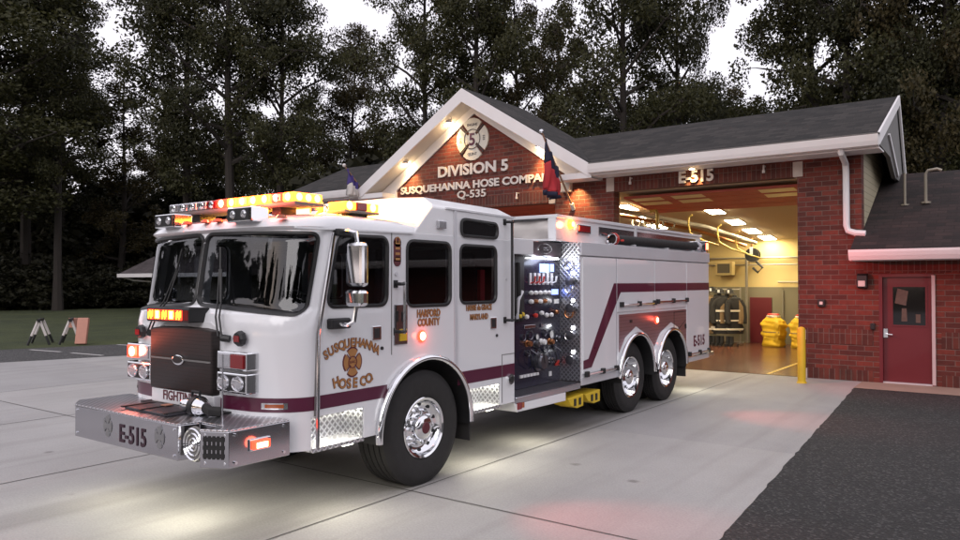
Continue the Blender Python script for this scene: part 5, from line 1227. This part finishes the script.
P(MB().lathe([(.001, .1), (.09, .098), (.1, .07), (.085, .06), (.085, .02), (.12, .015), (.12, 0)], (px, 2.56, .95), 'x', 28), 'intake_cap', M['darksteel'], pm, smooth=True)
for k in range(6):
    y = 2.2 + k * .15; P(MB().tube([(px + .02, y, 1.12), (px + .1, y + .03, 1.06), (px + .1, y + .06, .94), (px + .02, y + .1, .88)], .008, 6), 'drain_handle', M['darksteel'] if k % 2 else M['black'], pm, smooth=True)
for k in range(6): P(MB().box(px, px + .02, 2.12 + k * .075, 2.175 + k * .075, .785, .82), 'drain_valve', M['leverwht'], pm)
P(MB().box(px, px + .012, 2.98, 3.08, .86, .93), 'red_tag', M['leverred'], pm); P(MB().box(px, px + .012, 2.82, 2.88, .74, .8), 'white_tag', M['leverwht'], pm)
# tread plate end wall with lamps and discharges
ew = P(MB().box(.897, 1.2, 3.125, 3.145, .66, 2.49), 'tread_end_wall', M['tread'], pm)
for z in (2.08, 1.72, 1.36, 1.04):
    P(MB().lathe([(.001, -.01), (.02, -.008), (.025, 0)], (1.1, 3.12, z), 'y', 16), 'end_lamp', M['e_white'], pm, smooth=True)
    P(MB().lathe([(.03, 0), (.04, -.05), (.06, -.06), (.06, -.09), (.001, -.1)], (1.09, 3.125, z - .1), 'y', 16), 'hose_outlet', M['darksteel'], pm, smooth=True)
for z in (2.18, 1.88, 1.55, 1.25): P(MB().tube([(1.05 + .06 * math.cos(t), 3.1, z + .06 * math.sin(t)) for t in [k / 10 * 2 * math.pi for k in range(11)]], .01, 6), 'handwheel', M['copper'] if z == 1.55 else M['chrome'], pm, smooth=True)
# running board
rb = P(MB().box(.86, 1.2, 1.6, 3.14, .565, .64), 'running_board', M['steel'], bevel=.006)
P(MB().box(.87, 1.195, 1.62, 3.12, .64, .648), 'board_tread', M['darktread'], rb)
P(MB().prism([(1.56, .59), (1.62, .47), (2.75, .455), (2.75, .565), (1.6, .565)], 'x', .6, 1.2), 'tool_tray', M['white'], bevel=.008)
P(MB().box(1.198, 1.212, 1.62, 1.7, .5, .575), 'board_lamp', M['lensred']); P(MB().box(1.198, 1.21, 1.71, 1.76, .51, .57), 'board_lamp', M['lensamber'])
lamp('board_light', 'AREA', (1.0, 2.2, .44), 3.0, (1, .95, .74), .2, (0, R(-15), 0), tk)
lamp('bumper_ground_light', 'AREA', (.3, -2.0, .58), 6.0, (1, .95, .74), .25, (R(-8), 0, 0), tk)
lamp('bumper_ground_light', 'AREA', (-.8, -2.0, .58), 3.5, (1, .95, .74), .25, (R(-8), 0, 0), tk)
lamp('rear_ground_light', 'AREA', (1.0, 7.6, .5), 4, (1, .95, .74), .2, (0, R(-15), 0), tk)
# chocks hang under the body
for k, (y0, y1, lb_) in enumerate(((2.80, 3.22, 'front yellow wheel chock hung under the engine body'), (3.26, 3.7, 'rear yellow wheel chock hung under the engine body beside the tandem wheels'))):
    o = empty('wheel_chock', (T0[0] + 1.1, T0[1] + (y0 + y1) / 2, .33), label=lb_, cat='wheel chock'); h = (y1 - y0) / 2
    MB().prism([(-h, .14), (h, .16), (h, .0), (h * .2, -.01), (-h * .55, .04)], 'x', -.16, .1).build('chock_body', M['yellow'], o, bevel=.008)
    for yy in (-.05, .08): MB().box(.1, .108, yy, yy + .05, .03, .12).build('chock_slot', M['black'], o)
# ---- body
BX = 1.2
bmesh_ = MB().box(-BX, BX, 3.145, 8.125, .68, 2.31)
bd_ = P(bmesh_, 'body', M['white'])
ar = MB()
for s in (1, -1):
    pa = [(4.88 - .6, .5)] + [(4.88 + .6 * math.cos(t), .56 + .6 * math.sin(t)) for t in [math.pi * (1 - k / 24) for k in range(25)] if 4.88 + .6 * math.cos(t) < 5.57] + \
         [(6.27 + .6 * math.cos(t), .56 + .6 * math.sin(t)) for t in [math.pi * (1 - k / 24) for k in range(25)] if 6.27 + .6 * math.cos(t) > 5.58] + [(6.87, .5)]
    ar.prism(pa, 'x', s * .45, s * 1.4)
boolean(bd_, ar); bv = bd_.modifiers.new('bevel', 'BEVEL'); bv.width = .008; bv.segments = 2; bv.limit_method = 'ANGLE'; bv.angle_limit = R(60)
for s in (1, -1):
    sx0, sx1 = sorted((s * 1.198, s * 1.216))
    def door(y0, y1, z0, z1): return P(MB().box(sx0, sx1, y0, y1, z0, z1), 'compartment_door', M['white'], bd_, bevel=.006)
    door(3.19, 4.19, .75, 2.295)
    for y0, y1 in ((4.215, 5.56), (5.575, 6.95)): door(y0, y1, 1.53, 2.295)
    door(6.97, 8.1, .66, 2.295)
    mb = MB(); mb.prism([(4.3, .95), (4.3, 1.49), (7.0, 1.49), (7.0, .75), (6.95, .7), (6.9, .8), (6.6, 1.2), (6.27, 1.3), (5.8, 1.15), (5.58, .95), (5.3, 1.15), (4.88, 1.3), (4.5, 1.15)], 'x', s * 1.198, s * 1.206)
    P(mb, 'wheel_well_plate', M['redlitplate'], bd_)
    mb = MB(); xs_, xe_ = s * 1.2165, s * 1.219
    mb.prism([(3.19, .81), (3.42, .82), (4.19, 1.665), (4.19, 1.945), (4.11, 1.945), (3.33, .94), (3.19, .925)], 'x', xs_, xe_)
    for y0, y1 in ((4.215, 5.56), (5.575, 6.95), (6.97, 8.1)):
        if y0 < 4.3: mb.prism([(4.215, 1.69), (4.33, 1.815), (y1, 1.815), (y1, 1.945), (4.215, 1.945)], 'x', xs_, xe_)
        else: mb.box(*sorted((xs_, xe_)), y0, y1, 1.815, 1.945)
    P(mb, 'body_stripe', M['maroon'], bd_)
    for y0, y1, z in ((4.33, 5.53, 1.63), (5.66, 6.93, 1.645), (3.26, 4.15, .735), (7.05, 8.03, .70)):
        P(MB().tube([(s * 1.24, y0, z), (s * 1.24, y1, z)], .018, 8), 'latch_bar', M['chrome'], bd_, smooth=True)
        mb = MB()
        for y in (y0, (y0 + y1) / 2 + .02, y1): mb.box(*sorted((s * 1.21, s * 1.262)), y - .035, y + .035, z - .03, z + .045)
        P(mb, 'latch_catch', M['black'], bd_, bevel=.008)
    P(MB().box(*sorted((s * 1.19, s * 1.21)), 3.15, 4.28, .60, .70), 'lower_rail', M['alu'], bd_, bevel=.006)
    P(MB().box(*sorted((s * 1.19, s * 1.21)), 6.98, 8.12, .56, .64), 'lower_rail', M['alu'], bd_, bevel=.006)
    P(MB().box(*sorted((s * 1.19, s * 1.224)), 3.14, 8.13, 2.315, 2.495), 'cornice', M['alu'], bd_, bevel=.006)
    P(MB().box(*sorted((s * 1.198, s * 1.214)), 4.2, 4.213, .7, 2.3), 'door_post', M['alu'], bd_)
    mb = MB(); text(mb, 'E-515', .255, (s * 1.2185, 7.57, .83), (0, s, 0), (0, 0, 1), .0015, .03, xs=.98); P(mb, 'body_number', M['maroon'], bd_)
P(MB().box(1.206, 1.212, 4.66, 4.74, 1.36, 1.40), 'plate_cap', M['black'], bd_); P(MB().box(1.206, 1.214, 6.9, 6.96, 1.16, 1.24), 'plate_latch', M['black'], bd_)
mb = MB(); mb.prism([(6.4, 1.2), (6.4, 1.46), (6.95, 1.46), (6.95, 1.45), (6.41, 1.45), (6.41, 1.2)], 'x', 1.206, 1.209); mb.prism([(6.4, 1.2), (6.55, 1.15), (6.9, 1.3), (6.9, 1.29), (6.55, 1.135), (6.4, 1.19)], 'x', 1.206, 1.209); P(mb, 'filler_door_seam', M['black'], bd_)
P(MB().box(-1.19, 1.19, 3.15, 8.12, 2.315, 2.47), 'body_top', M['alu'], bd_)
# flashers on the side
for y, z, big in ((5.655, 1.358, .06), (-.073, 1.447, .06)):
    P(MB().lathe([(.001, .02), (big * .85, .018), (big, .008), (big, 0)], (1.206, y, z), 'x', 20), 'side_flasher', M['e_lensred'], smooth=True); P(MB().lathe([(.001, .03), (.034, .026), (.042, .018)], (1.206, y, z), 'x', 16), 'flasher_lamp', M['e_pale'], smooth=True)
    lamp('side_flash', 'SPOT', (1.25, y, z), 130, (1, .1, .07), .03, (0, R(-57), 0), tk, 46)
    lamp('side_glow', 'POINT', (1.29, y, z), .5, (1, .12, .07), .03, parent=tk)
# ---- upper deck with suction hose
DX = 1.03
dk = P(MB().box(-DX, DX, 2.95, 8.2, 2.50, 2.81), 'upper_deck', M['white'], bevel=.008)
mb = MB(); mb.box(-DX - .02, DX + .02, 2.80, 8.22, 2.80, 2.845); mb.box(-DX, DX, 2.8, 2.95, 2.5, 2.53)
for s in (1, -1): mb.box(*sorted((s * (DX - .12), s * DX)), 2.8, 2.96, 2.53, 2.8)
P(mb, 'deck_frame', M['white'], dk, bevel=.006)
mb = MB(); rn = random.Random(5); nx_, nz_ = 16, 6
for i in range(nx_ + 1):
    for j in range(nz_ + 1):
        mb.v.append((-.9 + 1.8 * i / nx_, 2.9 - .06 * math.sin(j / nz_ * math.pi) * (1 + .6 * math.sin(i * 1.3)) + rn.uniform(-.02, .02), 2.53 + .26 * j / nz_))
for i in range(nx_):
    for j in range(nz_): mb.f.append((i * (nz_ + 1) + j, (i + 1) * (nz_ + 1) + j, (i + 1) * (nz_ + 1) + j + 1, i * (nz_ + 1) + j + 1))
P(mb, 'folded_tarp', M['flagwhite'], dk, smooth=True, ang=180)
P(MB().lathe([(.001, .05), (.05, .045), (.065, .015), (.065, 0)], (DX, 3.17, 2.735), 'x', 20), 'beacon', M['e_lensamb'], dk, smooth=True)
P(MB().cyl((DX, 3.17, 2.735), 'x', .035, .048, .056, 16), 'beacon_lamp', M['e_amber'], dk)
lamp('beacon_light', 'POINT', (DX + .14, 3.15, 2.735), 4, (1, .2, .06), .05, parent=tk)
mb = MB(); mb.box(DX, DX + .03, 3.33, 3.72, 2.63, 2.75); sq = P(mb, 'deck_lamp', M['chrome'], dk, bevel=.006); P(MB().box(DX + .03, DX + .04, 3.37, 3.68, 2.65, 2.73), 'deck_lens', M['lensred'], dk)
P(MB().box(DX - .001, DX + .012, 4.0, 7.9, 2.63, 2.75), 'deck_channel', M['steel'], dk)
for y in (5.2,): P(MB().box(DX, DX + .02, y, y + .08, 2.56, 2.8), 'channel_rib', M['white'], dk)
P(MB().box(-DX, DX, 8.05, 8.35, 2.6, 2.70), 'rear_lamp_bar', M['alu'], dk, bevel=.01)
P(MB().box(1.03, 1.2, 8.0, 8.14, 2.5, 2.72), 'rear_lamp_box', M['chrome'], dk, bevel=.01)
P(MB().box(1.2, 1.215, 8.02, 8.1, 2.56, 2.68), 'rear_warning_lens', M['e_red'], dk, bevel=.006)
lamp('rear_flash', 'SPOT', (1.24, 8.06, 2.62), 300, (1, .1, .1), .04, (R(12), R(-72), R(20)), tk, 90)
sh = empty('suction_hose', (T0[0] + 1.12, T0[1] + 4.25, 2.585), label='long black hard suction hose lying in the trough on top of the engine body', cat='hose')
MB().tube([(0, .05, 0), (0, 3.4, .02)], .07, 20).build('tube', M['rubber'], sh, smooth=True)
MB().lathe([(.06, .0), (.075, -.02), (.088, -.02), (.088, .08), (.075, .1)], (0, 0, 0), 'y', 24).build('coupling', M['chrome'], sh, smooth=True)
MB().lathe([(.089, .02), (.094, .02), (.094, .06), (.089, .06)], (0, 0, 0), 'y', 24).build('red_band', M['leverred'], sh, smooth=True)
MB().lathe([(.088, .0), (.09, .15), (.07, .16)], (0, 3.38, .02), 'y', 20).build('coupling', M['alu'], sh, smooth=True)
for y in (.6, 1.9, 3.1): MB().box(-.085, .085, y, y + .05, -.085, -.06).build('saddle', M['alu'], sh)
for y in (.12, 3.3): MB().tube([(.085, y, -.02), (.13, y, -.02)], .016, 6).build('lug', M['leverred'] if y < 1 else M['alu'], sh)
# rear step
P(MB().box(-1.2, 1.2, 8.12, 8.42, .585, .655), 'rear_step', M['tread'], bevel=.005)
P(MB().box(-1.18, 1.18, 8.125, 8.14, .66, 2.45), 'rear_face', M['alu'])
for s in (1, -1): P(MB().box(*sorted((s * .9, s * 1.1)), 8.14, 8.16, 1.0, 1.5), 'tail_lamp', M['lensred'])

# ================================================================== LAWN THINGS, HOUSE
def sawhorse(loc, rz, label):
    o = empty('sawhorse', loc, rz, label=label, cat='sawhorse', group='sawhorses on the lawn edge')
    MB().box(-.5, .5, -.045, .045, .72, .81).build('top_beam', M['black'], o)
    for sx in (-.38, .38):
        for sy in (-1, 1):
            a = Vector((sx, sy * .03, .74)); b_ = Vector((sx + .08 * (1 if sx > 0 else -1), sy * .3, 0)); m_ = a + (b_ - a) * .62
            lg = MB().tube([a, m_], .04, 6).build('leg', M['legwhite'], o); MB().tube([m_, b_], .036, 6).build('leg_foot', M['black'], lg)
    return o
sawhorse((-25.3, 10.9, 0), R(150), 'black and white legged sawhorse standing alone on the lawn edge')
sawhorse((-24.75, 11.6, 0), R(150), 'sawhorse with a faded pinkish board leaning on it')
lbd = tag(rot_box(MB(), Vector((0, 0, .42)), .17, .06, .42, R(40), R(-14)).build('leaning_board', M['pinkboard'], None, bevel=.02), 'faded pinkish orange board leaning against the sawhorse nearer the engine', 'board'); lbd.location = (-24.05, 11.6, 0)
rl = tag(MB().cyl((0, 0, 0), 'z', .14, 0, .3, 14).build('orange_drum', M['pinkboard'], None), 'short faded orange drum sitting on the sawhorse behind the board', 'drum'); rl.location = (-24.95, 11.75, .5)
H0 = (-46.6, 28, 0)
ho = empty('distant_house', H0, label='low house with pale eave among the trees behind the engine windshield', cat='house')
mb = MB(); mb.prism([(-1.2, 2.55), (3.0, 4.6), (7.2, 2.55), (7.2, 2.4), (-1.2, 2.4)], 'x', -3.9, 9); mb.build('roof', M['houseroof'], ho)
MB().box(-1.5, 8, 0, 6, 0, 2.6).build('wall', M['graytrim'], ho)  # shade on the set-back wall is put into its dark colour
MB().box(-3.9, 9, -1.32, -1.2, 2.3, 2.55).build('gutter', M['trim'], ho)
MB().tube([(-3.4, -1.25, 2.35), (-3.0, -.6, 2.1), (-1.6, -.1, 2.0), (-1.6, -.1, 0)], .07, 8).build('downspout', M['trim'], ho, smooth=True)
MB().box(-1, 0.2, -.02, .02, .9, 2.1).build('window', M['darkglass'], ho)

# ================================================================== TREES
def leaves(rn, centres, count, size):
    """leaf-shaped quads scattered through clumps; returns verts (n*4,3)"""
    C_ = np.array([c[:3] for c in centres]); W = np.array([c[3] for c in centres]); pw = W ** 2 / (W ** 2).sum()
    idx = rn.choice(len(C_), count, p=pw)
    d = rn.normal(size=(count, 3)); d /= np.linalg.norm(d, axis=1)[:, None]
    rad = rn.random(count) ** .45
    pos = C_[idx] + d * (rad * W[idx])[:, None] * np.array([1, 1, .62])
    ax = rn.normal(size=(count, 3)); ax[:, 2] *= .5; ax /= np.linalg.norm(ax, axis=1)[:, None]
    o = rn.normal(size=(count, 3)); bx = np.cross(ax, o); bx /= np.linalg.norm(bx, axis=1)[:, None]
    s = size * rn.uniform(.6, 1.35, count)[:, None]
    V = np.stack([pos - ax * s, pos + bx * s * .52, pos + ax * s, pos - bx * s * .52], 1)
    return V.reshape(-1, 3)
def mesh_quads(name, V, mat):
    n = len(V) // 4; me = bpy.data.meshes.new(name); me.vertices.add(len(V)); me.vertices.foreach_set('co', V.astype(np.float32).ravel())
    me.loops.add(n * 4); me.loops.foreach_set('vertex_index', np.arange(n * 4, dtype=np.int32))
    me.polygons.add(n); me.polygons.foreach_set('loop_start', np.arange(0, n * 4, 4, dtype=np.int32)); me.polygons.foreach_set('loop_total', np.full(n, 4, dtype=np.int32))
    me.update(calc_edges=True); me.materials.append(mat); return me
def tree_data(seed, h, cr, base=.28, count=15000, size=.2, limbs=20, droop=.1):
    rn = np.random.default_rng(seed); wood = MB(); cen = []
    lean = rn.normal(size=2) * .02 * h
    def tp(t): return Vector((lean[0] * t * t + .25 * math.sin(t * 5 + seed), lean[1] * t * t + .25 * math.cos(t * 4 + seed) - .25 * math.cos(seed), h * t))
    r0 = .018 * h + .06
    wood.tube([tp(t) for t in np.linspace(0, .97, 12)], [max(.03, r0 * (1 - .93 * t) * (1.35 if t < .02 else 1)) for t in np.linspace(0, .97, 12)], 8)
    for i in range(limbs):
        t = base + (.95 - base) * (i + rn.random() * .8) / limbs; p = tp(t); a = i * 2.4 + rn.random() * .8
        k = (t - base) / (1 - base); prof = (math.sin(math.pi * min(1, .18 + .82 * k) ** .8) * .9 + .12) * rn.uniform(.6, 1.15)
        L = cr * prof; up = rn.uniform(.15, .55) + .5 * k
        q = [p]; 
        for m in (.35, .7, 1.0):
            q.append(p + Vector((math.cos(a + .2 * m) * L * m, math.sin(a + .2 * m) * L * m, L * up * m - droop * L * m * m + rn.normal() * .1)))
        rr = max(.035, r0 * (1 - .9 * t) * .5); wood.tube(q, [rr, rr * .7, rr * .45, .015], 6)
        for m, pt in zip((.45, .75, 1.0), (q[1] + (q[2] - q[1]) * .4, q[2], q[3])):
            for _ in range(2 if m < 1 else 3):
                off = Vector(rn.normal(size=3)) * (.16 * cr); off.z *= .6
                c = pt + off; cen.append((c.x, c.y, c.z, cr * rn.uniform(.13, .27)))
                wood.tube([pt, pt + off * .5 + Vector((0, 0, .1)), c], [rr * .35, .02, .008], 4)
    return wood, leaves(rn, cen, count, size)
class Var: pass
VARS = []
for k, (sd, h, cr, base, cnt, size, lm, mt) in enumerate(((11, 24, 6.2, .22, 46000, .13, 30, 'leaf'), (12, 26, 5.4, .3, 42000, .13, 28, 'leaf'), (13, 22, 5.8, .25, 38000, .13, 26, 'leaf2'), (14, 25, 6.6, .33, 46000, .13, 28, 'leaf3'), (15, 19, 3.8, .2, 17000, .12, 22, 'leaf2'))):
    wd, lv = tree_data(sd, h, cr, base, cnt, size, lm)
    v = Var(); v.h = h; v.lv = lv
    to = wd.build('trunk', M['bark'], None, smooth=True, recalc=False); v.trunk = to.data; bpy.data.objects.remove(to)
    v.crown = mesh_quads('crown', lv, M[mt]); v.wood = wd; VARS.append(v)
CAM = Vector((0, 0, 0))
def at(px, D):
    d = (_r * ((px - 480) / 740) + _f); d.z = 0; d.normalize(); return d * D
TREES = [(-28, 60, 27, 0, 74, 'tall leafy tree at the far left edge of the lawn'), (22, 64, 29, 3, 56, 'tall dark tree over the alone standing sawhorse'), (58, 60, 25, 1, 30, 'tree with a straight trunk over the leaning board'),
         (120, 66, 18, 4, 30, 'thin shorter tree below the left patch of open sky'), (188, 54, 27, 1, 44, 'tall tree right of the left sky patch, above the engine windshield'), (232, 50, 28, 3, 60, 'broad dark tree above the engine light bar'),
         (280, 49, 25, 0, 44, 'dense tall tree above the engine cab, left of the upper sky gap'), (343, 55, 20, 2, 36, 'rusty green shorter tree under the sky gap beside the white gable'), (428, 46, 26, 0, 46, 'tall dense tree right behind the left slope of the gable'),
         (478, 43, 24, 1, 46, 'tall tree rising directly behind the gable peak'), (524, 47, 22.5, 2, 38, 'bronze green tree behind the right slope of the gable'), (562, 52, 21, 4, 34, 'thin pale tree in the notch where the gable meets the main roof'),
         (628, 42, 26, 0, 58, 'large tree with dark clumps behind the left half of the main roof'), (676, 44, 27, 3, 36, 'tall dark tree left of the bright sky gap above the main roof'), (738, 62, 17, 4, 34, 'small distant tree low in the bright sky gap over the roof'),
         (812, 43, 26, 1, 46, 'tall tree right of the bright sky gap above the main roof'), (846, 40, 26, 0, 56, 'dense tall tree above the right end of the main roof'), (898, 40, 26, 3, 54, 'dark tall tree behind the roof peak at the right end'),
         (944, 38, 25, 2, 50, 'bronze tall tree above the annex roof vents'), (1000, 39, 25, 0, 60, 'tall leafy tree at the right edge above the annex')]
CRW = (6.2, 5.4, 5.8, 6.6, 3.8)
for i, (px, D, h, k, rpx, lb) in enumerate(TREES):
    v = VARS[k]; p = at(px, D); s = h / v.h
    o = empty('tree', (p.x, p.y, -.1), R(67 * i + 20), label=lb, cat='tree', group='trees behind the station and lawn'); wx = rpx * 1.2 * D / 740 / CRW[k]; o.scale = (wx, wx * 1.05, s)
    for nm, me in (('trunk', v.trunk), ('crown', v.crown)):
        c = bpy.data.objects.new(nm, me); col.objects.link(c); c.parent = o
# far wood behind the front row, undergrowth, and the wood across the road behind the viewer: each one mass
def mass(name, items, mat, label, frac=.5, grow=1.5, trunks=True):
    rn = np.random.default_rng(len(items)); VV = []; wd = MB()
    for (x, y, h, k) in items:
        v = VARS[k]; L_ = v.lv.reshape(-1, 4, 3); sel = rn.choice(len(L_), int(len(L_) * frac), replace=False); L_ = L_[sel]
        c = L_.mean(1, keepdims=True); L_ = (L_ - c) * grow + c; L_ = L_.reshape(-1, 3) * (h / v.h)
        a = rn.random() * 6.28; ca, sa = math.cos(a), math.sin(a)
        VV.append(np.stack([L_[:, 0] * ca - L_[:, 1] * sa + x, L_[:, 0] * sa + L_[:, 1] * ca + y, L_[:, 2]], 1))
        if trunks:
            wd.tube([(x, y, -.2), (x + .2, y, h * .4), (x, y + .2, h * .8)], [.02 * h, .014 * h, .004 * h], 7)
    me = mesh_quads(name, np.concatenate(VV), mat); o = bpy.data.objects.new(name, me); col.objects.link(o)
    tag(o, label, 'woodland', kind='stuff')
    if trunks: wd.build('trunks', M['bark'], o, smooth=True, recalc=False)['kind'] = 'stuff'
    return o
shrub = Var(); _w, shrub.lv = tree_data(31, 4.5, 3.4, .03, 5200, .2, 14, 0); shrub.h = 4.5; VARS.append(shrub)
items = []
for px in range(-60, 1060, 24):
    gap = px in range(84, 146) or px in range(325, 385) or px in range(535, 585) or px in range(718, 765)
    hh = random.uniform(8, 12) if gap else random.uniform(14, 19)
    D = 74 + random.uniform(-5, 8) if px < 330 else 62 + random.uniform(-5, 8)
    p = at(px, D); items.append((p.x, p.y, hh, random.choice((0, 1, 3, 3))))
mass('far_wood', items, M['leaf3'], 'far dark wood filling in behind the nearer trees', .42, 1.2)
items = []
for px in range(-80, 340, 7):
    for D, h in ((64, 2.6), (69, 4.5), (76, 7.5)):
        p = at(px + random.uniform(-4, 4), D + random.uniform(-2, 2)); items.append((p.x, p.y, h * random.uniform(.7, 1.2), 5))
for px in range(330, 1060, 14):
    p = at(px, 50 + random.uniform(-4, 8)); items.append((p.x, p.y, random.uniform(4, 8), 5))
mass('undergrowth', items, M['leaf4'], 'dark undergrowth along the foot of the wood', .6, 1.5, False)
items = []
for k in range(64):     # across the road, behind the viewer: mirrored in the windshield and panels
    a = R(-175 + k * 4.2); D = random.uniform(42, 55); x, y = -14 + math.sin(a) * D * -1, -8 + math.cos(a) * D * -1
    a2 = math.atan2(x, y)
    if y > 8: continue
    items.append((x, y, random.uniform(12, 20), random.choice((0, 1, 3))))
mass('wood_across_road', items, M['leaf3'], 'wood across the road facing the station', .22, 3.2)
